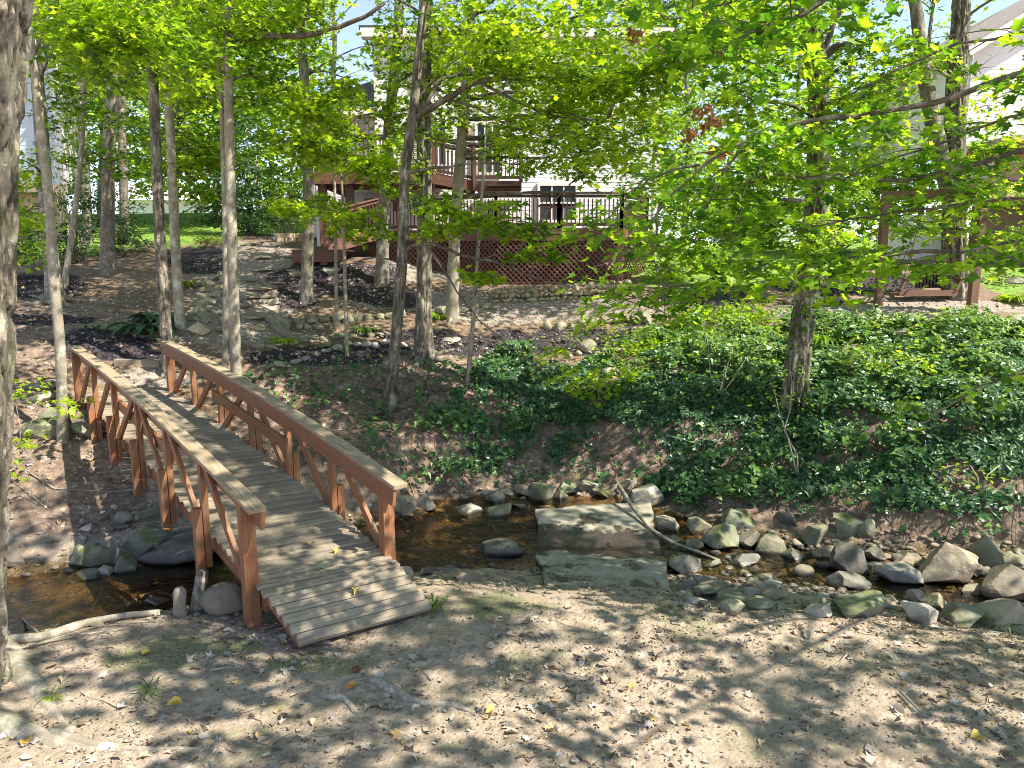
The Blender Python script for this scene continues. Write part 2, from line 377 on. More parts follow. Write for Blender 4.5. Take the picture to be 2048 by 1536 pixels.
lawn = k.ramp(n2, (.3, (.09, .17, .022)), (.7, (.22, .31, .05)))
grav = k.mix(k.mr(n3, .35, .65), k.ramp(vo2.outputs['Color'], (.15, (.16, .12, .09)), (.5, (.33, .27, .21)), (.85, (.50, .43, .36))), (.24, .19, .15))
bank = k.ramp(n2, (.3, (.085, .056, .039)), (.52, (.21, .148, .106)), (.7, (.40, .30, .23)))
stream = k.mix(k.mr(vo.outputs['Distance'], .2, .7), k.ramp(vo.outputs['Color'], (.1, (.05, .032, .016)), (.5, (.15, .10, .05)), (.9, (.30, .23, .14))), k.ramp(n2, (.3, (.05, .034, .016)), (.7, (.20, .135, .06))))
mossc = k.ramp(n3, (.3, (.13, .125, .065)), (.7, (.30, .275, .15)))
def bl(m, lo=.35, hi=.65): return k.mr(k.math('ADD', m, k.math('MULTIPLY', k.math('SUBTRACT', n2, .5), .9)), lo, hi)
pyg = k.n('ShaderNodeSeparateXYZ', Vector=g).outputs[1]
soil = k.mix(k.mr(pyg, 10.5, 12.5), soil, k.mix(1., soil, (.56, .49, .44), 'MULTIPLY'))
col = k.mix(bl(s1.outputs[2]), soil, bank)
col = k.mix(bl(s2.outputs[2]), col, mossc)
col = k.mix(bl(s2.outputs[0]), col, grav)
col = k.mix(bl(s1.outputs[0]), col, mulch)
col = k.mix(bl(s1.outputs[1]), col, lawn)
col = k.mix(bl(s2.outputs[1], .3, .6), col, stream)
pz = k.n('ShaderNodeSeparateXYZ', Vector=g).outputs[2]
wet = k.math('MULTIPLY', k.mr(pz, WATER + .10, WATER + .01), s2.outputs[1])
col = k.mix(wet, col, k.mix(1., col, (.62, .58, .52), 'MULTIPLY'))
hgt = k.math('ADD', k.math('MULTIPLY', n2, .5), k.math('ADD', k.math('MULTIPLY', n3, .35), k.math('MULTIPLY', vo.outputs['Distance'], -.25)))
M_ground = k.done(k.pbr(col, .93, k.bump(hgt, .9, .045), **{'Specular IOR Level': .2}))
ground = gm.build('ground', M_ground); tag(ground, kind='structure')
for nm, ch in (('m1', (mul, law, bnk)), ('m2', (gra, bed, mos))):
    a = ground.data.attributes.new(nm, 'FLOAT_COLOR', 'POINT')
    a.data.foreach_set('color', np.stack([*ch, np.ones(len(V))], 1).astype(np.float32).ravel())

# water
k = NT('creek_water'); g = k.attr('gc')
w1 = k.noise(k.map(g, (1, 2.2, 1)), 3.2, 4, .6, .6); w2 = k.noise(g, 16, 3, .6, .5)
nrm = k.bump(k.math('ADD', w1, k.math('MULTIPLY', w2, .25)), .35, .05)
fr = k.n('ShaderNodeFresnel', IOR=1.33, Normal=nrm).outputs[0]
tr = k.n('ShaderNodeBsdfTransparent', Color=(.80, .69, .50, 1)).outputs[0]
gl = k.n('ShaderNodeBsdfGlossy', Color=(1, 1, 1, 1), Roughness=.04, Normal=nrm).outputs[0]
mx = k.n('ShaderNodeMixShader', Fac=k.math('ADD', fr, .03)); k.t.links.new(tr, mx.inputs[1]); k.t.links.new(gl, mx.inputs[2])
M_water = k.done(mx.outputs[0])
wm = MB(); wl, wr = [], []
for i in range(len(CL) - 1):
    for t in np.linspace(0, 1, 8, endpoint=False):
        p = CL[i] + (CL[i + 1] - CL[i]) * t; wl.append((p[0], p[1] - 2.3, WATER)); wr.append((p[0], p[1] + 2.3, WATER))
q = np.array(wl + wr); n = len(wl); ii = np.arange(n - 1)
wm.add(q, np.stack([ii, ii + 1, ii + 1 + n, ii + n], 1), None, .5, True)
tag(wm.build('creek_water', M_water), kind='structure')

# concrete slab lying across the creek
c4 = [atz(1070, 1021, -.34), atz(1300, 1004, -.34), atz(1342, 1186, -.34), atz(1083, 1172, -.34)]
nu, nv = 44, 60
uu, vv = np.meshgrid(np.linspace(0, 1, nu), np.linspace(0, 1, nv))
top = ((1 - uu) * (1 - vv))[..., None] * c4[0] + (uu * (1 - vv))[..., None] * c4[1] + (uu * vv)[..., None] * c4[2] + ((1 - uu) * vv)[..., None] * c4[3]
en = (fbm(uu * 5, vv * 6, 3, 4) - .5) * .17
top[..., 0] += np.where(uu > .98, en, 0) + np.where(uu < .02, en, 0); top[..., 1] += np.where(vv > .985, en * 2.6, 0) + np.where(vv < .015, en, 0)
dip = np.exp(-((vv - (.47 + .12 * (uu - .5))) / .15) ** 2)
top[..., 2] += -.116 * dip + (fbm(uu * 5, vv * 7, 9) - .5) * .05 + .03 * (1 - vv)
bot = top.copy(); bot[..., 2] -= .17 + .02 * vnoise(uu * 6, vv * 6, 2)
sm = MB(); I = (np.arange(nv - 1)[:, None] * nu + np.arange(nu - 1)[None]).ravel()
sm.add(top.reshape(-1, 3), np.stack([I, I + nu, I + nu + 1, I + 1], 1), None, .5, True)
N0 = nu * nv
rim = np.concatenate([np.arange(nu), np.arange(1, nv) * nu + nu - 1, (nv - 1) * nu + np.arange(nu - 2, -1, -1), np.arange(nv - 2, 0, -1) * nu])
rv = np.concatenate([top.reshape(-1, 3)[rim], bot.reshape(-1, 3)[rim]]); m = len(rim); i = np.arange(m); j = (i + 1) % m
sm.add(rv, np.stack([i, j, j + m, i + m], 1), None, .5, False)
k = NT('concrete'); g = k.attr('gc'); a = k.noise(g, 5, 8, .7); b = k.noise(g, 40, 5, .8)
col = k.ramp(a, (.3, (.17, .15, .105)), (.5, (.29, .262, .19)), (.7, (.40, .36, .275)))
col = k.mix(k.mr(b, .5, .75, 0, .5), col, (.13, .12, .09))
pz = k.n('ShaderNodeSeparateXYZ', Vector=k.n('ShaderNodeNewGeometry').outputs['Position']).outputs[2]
pat = k.mr(k.noise(g, 2.2, 5, .65), .50, .60, 0, .045)
wz = k.math('ADD', k.math('SUBTRACT', pz, pat), k.math('MULTIPLY', k.math('SUBTRACT', a, .5), .10))
wet = k.mr(wz, -.352, -.380)
col = k.mix(wet, col, k.ramp(b, (.35, (.022, .018, .016)), (.65, (.075, .055, .044))))
M_conc = k.done(k.pbr(col, k.mr(wet, 0, 1, .9, .14), k.bump(k.math('ADD', a, k.math('MULTIPLY', b, .3)), .5, .02)))
slab = sm.build('concrete_slab', M_conc, origin=top.reshape(-1, 3).mean(0))
tag(slab, 'broken pale concrete slab lying across the creek with water running over its middle', 'concrete slab')
# ================================================================== bridge
M_red = m_wood('red_stained_wood', (.31, .120, .045), (.15, .056, .022), .7, (.18, .115, .06))
M_grey = m_wood('weathered_deck_wood', (.36, .295, .21), (.16, .128, .088), .85, (.21, .172, .115))
M_cap = m_wood('weathered_rail_wood', (.40, .30, .195), (.18, .13, .078), .85, (.23, .19, .11))
A0 = np.array([-2.46, 6.52, .40]); B0 = np.array([-7.42, 12.05, 1.27])
U = (B0 - A0) / np.linalg.norm(B0 - A0); LEN = np.linalg.norm(B0 - A0)
NR = np.array([.86, .51, 0.0]); NR /= np.linalg.norm(NR); WID = 1.33
UP = np.array([0, 0, 1.0])
br = empty('footbridge', (A0 + B0) / 2 + NR * WID / 2 - UP * .4, 'arched brown stained timber footbridge with grey plank deck crossing the creek', 'footbridge')
SD = np.cross(U, UP); SD /= np.linalg.norm(SD)          # true sideways, to the right
def bp(s, r, h):                                        # s along, r across (along the boards), h above the deck
    arch = .10 * (1 - (2 * s / LEN - 1) ** 2)
    return A0 + U * s + NR * r + UP * (h + arch)
dk = MB(); s = -.10
while s < LEN + .32:
    w = .138; n_ = rng.uniform(-.012, .012)
    p = bp(s, -.03 + n_, -.019) ; q = bp(s, WID + .03 + rng.uniform(-.012, .012), -.019)
    dk.beam(p, q, w * .90, .038, tint=rng.random(), off=(0, rng.uniform(-.002, .002)))
    s += .148
# ramp down to the near bank: wide boards
r0 = bp(-.19, 0, -.02); r1l, r1r = atz(606, 1290, .07), atz(862, 1219, .07)
r0r = r0 + NR * WID
for i in range(5):
    f0, f1 = (i + .03) / 5, (i + .97) / 5
    fm = (f0 + f1) / 2
    p = r0 + (r1l - r0) * fm; q = r0r + (r1r - r0r) * fm
    d = (q - p) / np.linalg.norm(q - p); al = (r1l - r0); L = np.linalg.norm(al); al /= L
    nn = np.cross(d, -al); nn /= np.linalg.norm(nn); b2 = np.cross(nn, d)
    dk.box((p + q) / 2, [d, b2, nn], (np.linalg.norm(q - p) / 2 + .02, L * .90 / 10 * abs(b2 @ al), .021), rng.random())
dk.build('deck', M_grey, br)
for r in (.06, WID - .06):
    m = MB(); N = 10
    for i in range(N):
        m.beam(bp(LEN * i / N - .02, r, -.165), bp(LEN * (i + 1) / N, r, -.165), .045, .235, tint=.55)
    p0 = bp(-.02, r, -.10); p1 = (r1l + (r1r - r1l) * (r / WID)) - UP * .06
    m.beam(p0, p0 + (p1 - p0) * .86 - UP * .02, .045, .14, tint=.5); m.build('stringer', M_red, br)
PS = np.linspace(.12, LEN - .12, 7); RH = .84
for side in (0, 1):
    sg = -1 if side == 0 else 1; r_in = -.05 if side == 0 else WID + .05
    ins = -sg
    cp = MB(); bm_ = MB(); N = 8
    s0, s1 = -.18, LEN + .02
    for i in range(N):
        a, b = s0 + (s1 - s0) * i / N, s0 + (s1 - s0) * (i + 1) / N
        tv = [.5, .5, .5, .62, .62, .62, .45, .45][i]
        cp.beam(bp(a, r_in, RH + .022), bp(b, r_in, RH + .022), .165, .042, tint=tv)
        bm_.beam(bp(a + .03 * (i == 0), r_in + ins * .055, RH - .10), bp(b, r_in + ins * .055, RH - .10), .04, .195, tint=tv)
    cp.build('handrail_cap', M_cap, br); bm_.build('rail_beam', M_red, br)
    mr_ = MB(); mr_.beam(bp(PS[2] - .10, r_in + ins * .06, .43), bp(PS[4] + .12, r_in + ins * .06, .43), .045, .15, tint=.6)
    mr_.build('mid_rail', M_red, br)
    for i, s_ in enumerate(PS):
        m = MB(); end = i in (0, 6); hw = .052 if end else .042
        p = bp(s_, r_in, 0)
        gz = hz1(p[0], p[1]); bot = max(gz - .05, p[2] - .42) if i != 0 else gz - .06
        if i == 6: bot = gz - .1
        m.box([p[0], p[1], (p[2] + RH + bot) / 2], [UP, U * [1, 1, 0] / np.linalg.norm(U[:2]), SD], ((p[2] + RH - bot) / 2, hw, hw * (1.3 if end else .8)), tint=rng.uniform(.4, .8))
        if not end:
            p2 = p + SD * sg * .085; zt, zb = p[2] + .27, p[2] - (.48 if side == 0 else .36)
            m.box([p2[0], p2[1], (zt + zb) / 2], [UP, U * [1, 1, 0] / np.linalg.norm(U[:2]), SD], ((zt - zb) / 2, .044, .042), tint=rng.uniform(.5, .9))
        m.build('post', M_red, br)
    for i in range(6):
        sa, sb = PS[i], PS[i + 1]
        if i < 3: lo, hi = sa + .10, sb - .10
        else: lo, hi = sb - .10, sa + .10
        m = MB(); m.beam(bp(lo, r_in - ins * .005, -.04), bp(hi, r_in - ins * .005, RH - .02), .045, .088, tint=rng.uniform(.4, .8)); m.build('brace', M_red, br)

# ================================================================== rocks
M_rg = m_rock('creek_stone', (.33, .305, .21), (.12, .108, .07), .5)
M_rt = m_rock('tan_stone', (.38, .305, .215), (.18, .138, .09), .25)
M_rm = m_rock('mossy_stone', (.27, .27, .19), (.10, .105, .065), .95, (.115, .125, .035))
M_rd = m_rock('dark_slate_stone', (.23, .205, .16), (.085, .076, .058), .2)
M_rw = m_rock('pale_stone', (.46, .415, .34), (.24, .21, .165), .15)
M_re = m_rock('edging_stone', (.42, .37, .26), (.19, .165, .105), .6, (.15, .15, .05))
MT = dict(g=M_rg, t=M_rt, m=M_rm, d=M_rd, w=M_rw, e=M_re)
def ico(sub):
    b = bmesh.new(); bmesh.ops.create_icosphere(b, subdivisions=sub, radius=1)
    v = np.array([x.co[:] for x in b.verts]); f = np.array([[x.index for x in p.verts] for p in b.faces]); b.free(); return v, f
ICO = {i: ico(i) for i in (2, 3, 4)}
def rock_shape(size, rg, sub=3, ang=.6, rot=None, flat=None):
    v, f = ICO[sub]; v = v.copy()
    for _ in range(int(6 + 16 * ang)):
        n = rg.normal(size=3); n /= np.linalg.norm(n); d = rg.uniform(.40, .84) if ang > .3 else rg.uniform(.8, .97)
        t = v @ n - d; v -= n * np.where(t > 0, t * (.99 if ang > .3 else .8), 0)[:, None]
    s0 = rg.uniform(0, 90)
    q = (fbm(v[:, 0] * 2.2 + s0, v[:, 1] * 2.2 + v[:, 2] * 1.7, int(s0), 4) - .5) * .16
    v *= (1 + q)[:, None]
    lo, hi = v.min(0), v.max(0); v = (v - (lo + hi) / 2) / ((hi - lo) / 2)
    tl = rg.uniform(-.35, .35) if flat is None else flat
    c, s_ = math.cos(tl), math.sin(tl); v = v * np.asarray(size); v = v @ np.array([[c, 0, s_], [0, 1, 0], [-s_, 0, c]])
    a = rg.uniform(-.4, .4) if rot is None else rot; c, s_ = math.cos(a), math.sin(a)
    return v @ np.array([[c, s_, 0], [-s_, c, 0], [0, 0, 1]]), f
RSEED = [100]
def rock(name, u, v, w, h, mat, label, cat='rock', group=None, ang=.6, sub=3, depth=.8, sink=.21, flat=None, base=False, minh=.28):
    """a stone whose middle is seen at photo pixel (u, v), w x h photo pixels large"""
    RSEED[0] += 1; rg = np.random.default_rng(RSEED[0])
    p = G(u, v if base else v + h * .42)
    t = ((p[0]) ** 2 + p[1] ** 2 + (p[2] - H) ** 2) ** .5
    ww, hh = w * t / F / 2 * .98, h * t / F / 2 * 1.05
    sz = (ww, ww * depth, max(hh * .98, ww * minh))
    vv, f = rock_shape(sz, rg, sub, ang, flat=flat)
    o = MB(); o.add(vv, f, vv + rg.uniform(-30, 30, 3), .5, ang < .5)
    c = p + np.array([0, ww * depth * .55, sz[2] * (1 - sink * 2) * .9])
    ob = o.build(name, MT[mat]); ob.location = [float(x) for x in c]
    return tag(ob, label, cat, group)
# ------------------------------------------------------------------ stones of the creek, each its own thing
CR = 'stones lying in and along the creek'
BIG = [
 (809,1013,46,56,'g','upright grey boulder standing just behind the near end post of the bridge',.7),
 (847,1005,42,36,'d','dark jagged stone to the right of the upright boulder behind the bridge post',.8),
 (815,1054,27,15,'t','small tan stone standing in the shallow water right of the bridge post',.4),
 (927,1001,20,15,'g','small squarish grey stone above the far water edge, left of a flat pale rock',.5),
 (938,1023,64,30,'w','flat whitish rock at the far water edge between bridge and pyramid stone',.6),
 (990,999,46,32,'d','slanted dark flat stone leaning behind the pyramid shaped rock',.8),
 (997,1027,60,38,'g','pyramid shaped grey green rock at the far edge of the pool',.9),
 (1038,1016,34,24,'g','small rounded stone right of the pyramid rock by the pool',.5),
 (1045,981,38,30,'t','tan stone on top of the rock row left of the mossy boulders',.6),
 (1083,991,58,58,'m','tall mossy boulder at the upper left corner of the concrete slab',.7),
 (1120,998,36,42,'m','upright mossy stone wedged right of the tall mossy boulder',.7),
 (1134,980,56,30,'m','long mossy rock arching over the upright mossy stone',.6),
 (1178,972,52,28,'g','flat grey stone behind the far edge of the concrete slab',.7),
 (1197,986,44,26,'m','low mossy wedge stone touching the far edge of the slab',.7),
 (1260,972,34,20,'t','small tan stone left of the large pale boulder behind the slab',.5),
 (1301,999,74,62,'w','large pale sunlit boulder at the far right corner of the slab',.6),
 (1241,1003,16,16,'t','pebble sized stone at the foot of the leaning stick on the slab',.4),
 (1003,1099,106,36,'d','broad flat dark boulder lying alone in the pool left of the slab',.5),
 (938,1154,56,22,'t','pale tan stone half buried at the near water edge',.5),
 (854,1146,30,15,'d','small dark wet stone at the near edge of the pool',.4),
 (806,1144,40,30,'w','whitish rock beside the ramp of the bridge at the water',.5),
 (1042,1158,20,9,'t','tiny tan stone at the near left of the slab',.4),
 (1377,1017,42,20,'m','flat greenish stone above the row right of the pale boulder',.6),
 (1384,1033,32,15,'g','low flat stone tucked under the greenish flat one',.5),
 (1340,1054,64,40,'g','grey boulder touching the right edge of the slab',.6),
 (1399,1052,50,40,'g','blocky grey green boulder right of the one at the slab edge',.7),
 (1340,1086,40,26,'d','dark wet stone at the right edge of the slab under the stick',.5),
 (1391,1092,36,32,'g','square pale grey stone behind the leaning stick',.6),
 (1475,1041,78,46,'m','large slanted mossy slab boulder at the foot of the ivy bank',.8),
 (1446,1084,72,58,'m','biggest round mossy boulder in the creek right of the slab',.5),
 (1502,1084,40,40,'d','shadowed grey stone between the two large mossy boulders',.6),
 (1549,1097,68,56,'g','large rounded boulder with a pale sunlit face in the rock row',.5),
 (1592,1119,40,36,'g','medium grey boulder right of the sunlit rounded boulder',.5),
 (1373,1129,80,38,'d','long flat dark slab stone lying right of the concrete slab',.8),
 (1424,1132,40,16,'g','small flat grey stone right of the long dark slab stone',.5),
 (1483,1124,72,26,'d','low bluish grey rock at the middle of the creek bed',.7),
 (1610,1148,42,28,'t','smooth tan orange cobble lit by sun in the middle of the creek',.25),
 (1640,1112,28,22,'g','pale round cobble behind the tan orange one',.3),
 (1632,1074,44,50,'g','tall grey stone with ivy at its foot in the back row',.7),
 (1694,1061,58,52,'m','mossy boulder with a sunlit edge below the ivy bank',.7),
 (1735,1057,34,42,'m','narrow mossy stone right of the sunlit mossy boulder',.6),
 (1665,1108,46,30,'g','greenish flat stone left of the triangular slab rock',.6),
 (1709,1128,72,76,'d','tall triangular dark slab rock standing in the creek',.95),
 (1702,1165,72,38,'d','dark flat slab leaning in front of the triangular rock',.9),
 (1650,1134,28,25,'d','small bluish angular stone left of the triangular rock',.8),
 (1749,1115,36,26,'d','dark stone in the gap right of the triangular rock',.6),
 (1811,1123,54,24,'t','flat tan stone below the trailing ivy',.6),
 (1811,1160,92,50,'w','broad pinkish pale slab tilted toward the creek on the right',.85),
 (1892,1137,106,86,'t','biggest brown boulder of the right creek bank with a sunlit top',.65),
 (1749,1138,32,20,'d','small flat dark stone beside the pinkish slab',.5),
 (1406,1163,44,24,'d','bluish stone at the near water line right of the slab',.6),
 (1424,1186,58,32,'d','brownish grey angular stone on the near side of the creek',.8),
 (1373,1172,38,28,'d','grey stone at the near right corner of the concrete slab',.6),
 (1534,1160,42,16,'g','flat wide grey stone in mid creek left of the tan orange cobble',.6),
 (1546,1177,48,16,'w','flat pale stone nearer than the flat grey one in mid creek',.6),
 (1548,1191,60,18,'t','long flat brown stone in the near part of the creek bed',.7),
 (1497,1154,22,14,'g','little round stone in the middle of the creek bed',.3),
 (1475,1200,64,22,'g','flat greenish pale stone on the near creek edge',.7),
 (1468,1215,48,26,'g','grey wedge stone nearest the trodden bank on the left of the rock bed',.7),
 (1523,1210,52,24,'m','rounded olive mossy stone on the near creek edge',.3),
 (1395,1203,38,14,'w','bluish white flat stone at the near bank by the slab corner',.6),
 (1629,1207,42,30,'g','grey green wedge stone on the near creek edge in the middle',.8),
 (1640,1226,48,20,'w','pale flat stone in front of the grey green wedge',.6),
 (1731,1221,98,38,'m','long low mossy rock along the near creek edge on the right',.8),
 (1778,1201,32,20,'t','small brown stone behind the long low mossy rock',.5),
 (1844,1200,46,34,'w','whitish rock behind the near edge boulders',.5),
 (1881,1213,52,40,'g','smooth grey boulder behind the pale wedge boulder',.5),
 (1855,1232,70,44,'w','pale wedge boulder with a sunlit right face at the near edge',.9),
 (1935,1240,84,38,'g','low wide grey green boulder at the near edge on the far right',.6),
 (1954,1188,42,26,'t','pinkish stone in the shade under the big brown boulder',.6),
 (2019,1178,80,72,'t','big tan boulder cut by the right edge of the picture',.6),
 (2008,1244,84,40,'t','tan mossy boulder in the bottom right corner of the creek',.6),
 (1976,1105,52,70,'m','tall dark stone overgrown by ivy on the right',.6),
 (2034,1126,42,26,'g','flat stone under the ivy at the right edge of the picture',.6),
 (2041,1218,32,34,'d','dark stone at the right edge below the big tan boulder',.5),
 (1578,1042,42,28,'d','dark half buried stone in the back row under the ivy',.5),
 (1432,1108,26,18,'g','small stone below the round mossy boulder',.4),
 (1460,1140,24,14,'t','small brown stone in the creek below the bluish rock',.4),
 (1600,1090,26,20,'w','small white stone lit by sun in the back row',.4),
 # under and left of the bridge
 (281,1094,98,60,'m','lumpy ridged mossy boulder under the left rail of the bridge',.5),
 (345,1104,170,50,'d','wide smooth grey rock slab sloping into the water under the bridge',.2),
 (167,1119,74,50,'m','mossy green boulder at the far left water edge',.5),
 (244,1130,48,50,'m','green mossy block in front of the ridged boulder',.6),
 (228,1104,26,54,'d','thin upright dark stone between two green boulders left of the bridge',.8),
 (240,1042,48,26,'g','flat topped brown stone above the ridged boulder',.7),
 (290,1034,58,26,'g','flat stone under the bridge railing above the ridged boulder',.7),
 (206,1146,36,22,'w','small whitish rock at the waterline left of the bridge',.5),
 (171,1153,54,14,'g','low flat stone at the waterline under the mossy boulder',.6),
 (17,1119,40,52,'t','sunlit boulder at the left edge of the picture above the water',.5),
 (79,864,72,38,'m','long mossy stone left of the thin trunk by the far bridge end',.5),
 (162,864,50,30,'g','grey stone right of the thin trunk by the far bridge end',.5),
 (103,829,48,26,'m','mossy stone above the long one left of the bridge',.5),
 (77,773,54,17,'g','low flat stone high on the slope left of the bridge',.4),
 (116,735,28,24,'t','small stone behind the left handrail end',.5),
 (70,798,44,16,'w','pale flat stone left of the far bridge end',.5),
 (440,1203,86,62,'t','round brown boulder under the near end of the bridge',.12),
 (300,1213,60,24,'d','grey wet stone at the near water edge left of the round boulder',.5),
 (395,658,46,30,'e','large pale boulder at the foot of the stone steps beside a trunk',.6),
 (552,643,60,28,'e','long flat topped block in the lower stone border left of the saplings',.7),
 (590,548,26,16,'t','brownish stone below the landing step',.5),
 (660,543,30,20,'w','bluish white stone on the mulch right of the landing step',.5),
 (545,604,28,14,'w','pinkish pale stone at the left edge of the dark mulch',.4),
 (1177,690,36,30,'e','single round tan boulder on the mulch above the ivy bank',.3),
 (1292,632,34,40,'e','large tan boulder at the right end of the middle border',.5),
 (1228,741,52,20,'w','flat pale rock at the top of the ivy bank',.6),
 (900,680,44,12,'w','pale flat rock beside the big ridged trunk on the mound',.6),
 (1668,625,34,16,'w','sunlit white stone right of the leaning ivy trunk',.4),
 (1735,601,26,14,'t','tan stone at the far edge of the swing area',.5),
 (2030,562,30,12,'g','grey stone on the lawn edge at the right',.5),
]
for (u, v, w, h, mt, lab, ang) in BIG:
    fl = .12 if w > 2.2 * h else None
    rock('stone', u, v, w, h, mt, lab, 'stone', CR if v > 780 else None, ang, 4 if w > 26 else 3, flat=fl)
rgf = np.random.default_rng(77)
for (u0, u1, v0, v1, n, lab, gname) in ((1345, 1560, 1080, 1215, 60, 'small grey filler stone between the larger creek rocks just right of the slab', 'small creek stones right of the slab'), (1560, 1830, 1085, 1225, 60, 'small grey filler stone among the rocks around the triangular slab rock', 'small creek stones around the triangular rock'),
        (1830, 2048, 1110, 1245, 34, 'small stone among the boulders at the right end of the creek', 'small creek stones at the right end'), (860, 1070, 980, 1022, 18, 'small stone in the rock row behind the pool', 'small stones behind the pool'), (640, 800, 1000, 1060, 9, 'small stone at the water under the right handrail', 'small stones under the right handrail'), (150, 330, 1030, 1090, 9, 'small stone on the dark bank under the left handrail', 'small stones under the left handrail')):
    for _ in range(n):
        w = rgf.uniform(10, 28); rock('stone', rgf.uniform(u0, u1), rgf.uniform(v0, v1), w, w * rgf.uniform(.35, .7), rgf.choice(list('ggdtmw')), lab, 'stone', gname, .6, 3)
def edging(pts, step, hpx, mt, label, group, jit=4, sub=2, ang=.45, wr=(.8, 1.5), stack=1):
    pts = np.array(pts, float); L = np.concatenate([[0], np.cumsum(np.hypot(*np.diff(pts, axis=0).T))])
    s = 0
    while s < L[-1]:
        w = step * rng.uniform(*wr); u = np.interp(s + w / 2, L, pts[:, 0]); v = np.interp(s + w / 2, L, pts[:, 1])
        h = hpx * rng.uniform(.75, 1.25)
        rock('edging_stone', u, v + rng.uniform(-jit, jit) * .4, w, h, mt if rng.random() < .8 else 'g', label, 'stone', group, ang, sub, .9, .2)
        s += w * .92
edging([(505, 660), (525, 656)], 19, 18, 'e', 'rounded brown stone left of the long block in the lower border', 'stones of the lower border left end')
edging([(588, 645), (640, 640), (700, 636), (760, 632), (800, 628)], 21, 19, 'e', 'rounded tan stone in the lower border between the long block and the leaning trunk', 'stones of the lower border below the dark mulch', 6)
edging([(590, 655), (640, 652)], 19, 15, 'e', 'small rounded stone in the front course of the lower border', 'stones in front of the lower border')
edging([(868, 624), (920, 618), (985, 612)], 20, 17, 'e', 'rounded stone in the border between the ridged trunk and the lattice', 'stones of the middle border')
edging([(560, 686), (610, 678), (690, 672), (770, 668)], 17, 12, 'e', 'small pale stone edging the lower side of the gravel path', 'stones edging the lower path', 5)
edging([(505, 695), (555, 690)], 20, 12, 'e', 'small stone edging the path left of the saplings', 'stones edging the path left end', 5)
edging([(510, 737), (560, 732), (600, 722), (640, 706), (690, 690), (740, 688), (800, 690)], 24, 11, 'w', 'pale flat stone along the crest of the eroded bank', 'stones along the bank crest', 4)
edging([(1085, 650), (1130, 652), (1180, 645), (1240, 637), (1270, 636)], 24, 20, 'e', 'rounded stone of the middle border under the stacked wall', 'stones of the middle border right part', 5)
edging([(1620, 655), (1640, 652)], 24, 14, 'e', 'stone beside the ivy clad leaning trunk', 'stones beside the leaning trunk')
edging([(1690, 640), (1760, 642), (1840, 643), (1900, 650), (1960, 646), (2048, 642)], 46, 15, 'e', 'long flat pale stone edging the swing area', 'long stones edging the swing area', 4, 3)
edging([(1740, 668), (1800, 672), (1880, 668), (1950, 690)], 34, 12, 'e', 'flat stone at the top of the ivy on the right', 'stones at the top of the ivy on the right', 6, 3)
edging([(1560, 606), (1640, 604), (1740, 600)], 28, 9, 't', 'low tan stone on the far side of the swing area', 'stones on the far side of the swing area', 3)
edging([(1130, 712), (1180, 706), (1260, 700)], 18, 10, 'e', 'small stone at the mulch edge above the ivy', 'stones at the mulch edge above the ivy', 6)
for (lst, gname, lab) in (
 ([(440,548,22,15),(430,556,24,14),(445,562,18,14),(420,568,26,14),(438,575,22,14),(410,580,24,14),(428,588,24,14),(404,594,26,16),(420,602,22,14),(396,608,30,18),(412,616,26,16),(386,622,26,16),(404,628,28,18),(384,636,26,18),(408,640,22,14),(445,600,14,12),(450,584,16,12)], 'stones stacked along the left side of the steps', 'stone in the tumbled stack along the left side of the steps'),):
    for (u, v, w, h) in lst: rock('edging_stone', u, v, w, h, 'e' if rng.random() < .7 else 'm', lab, 'stone', gname, .5, 3)
# stepping slabs of the path
STEP = [(576,514,40,6,'sunlit pale slab by the landing step, topmost of the stone steps'), (530,516,50,7,'grey slab left of the topmost stone step'), (520,540,70,9,'second broad slab down the stone steps'), (580,540,34,8,'short slab right of the second broad step'), (506,562,60,9,'mossy slab at mid height of the stone steps'), (550,566,44,8,'slab right of the mossy mid step'),
 (525,578,70,9,'sunlit pinkish slab, widest of the stone steps'), (510,594,80,8,'broad slab under the pinkish step'), (470,612,60,9,'slab low on the steps beside the thin trunks'), (450,625,44,12,'pale sunlit slab beside the left stack at the foot of the steps'), (500,633,60,10,'lowest long slab of the stone steps'), (440,662,46,10,'flat slab on the path between two trunks'), (555,478,60,8,'pale sunlit slab in front of the tan block wall'), (500,488,46,10,'dark stone at the top left of the steps')]
for (u, v, w, h, lab) in STEP:
    rock('step_slab', u, v, w * .85, h * .8, 't' if rng.random() < .6 else 'e', lab, 'stone step', 'stone steps of the path', .5, 4, 1.1, .34, .03, False, .13)
# low dry stone wall under the lattice: one wall, its stones are its pattern
wb = MB(); rg = np.random.default_rng(5)
for row, (vv0, n) in enumerate(((606, 22), (597, 23), (588, 22), (581, 17))):
    for i in range(n):
        u = 985 + (i + .5 * (row % 2) + rg.uniform(-.2, .2)) * (262 / n) + (row == 3) * 20; v = vv0 - (u - 985) * .045 + rg.uniform(-2, 2)
        p = G(985 + (u - 985), 606 - (u - 985) * .045); w = 12.5 * 18.5 / F * rg.uniform(.6, 1.1) / 1.0 * .62
        z = p[2] + (606 - vv0) / F * 19.0
        sz = np.array([w, w * .9, w * rg.uniform(.55, .8)]); vv, f = rock_shape(sz, rg, 2, .45)
        wb.add(vv + [p[0], p[1] + .10 * row, z + .03], f, vv + rg.uniform(-30, 30, 3), .5, True)
c = G(1115, 600)
tag(wb.build('dry_stone_wall', M_re, origin=c), 'low dry stacked stone wall on the slope below the lattice', 'stone wall')
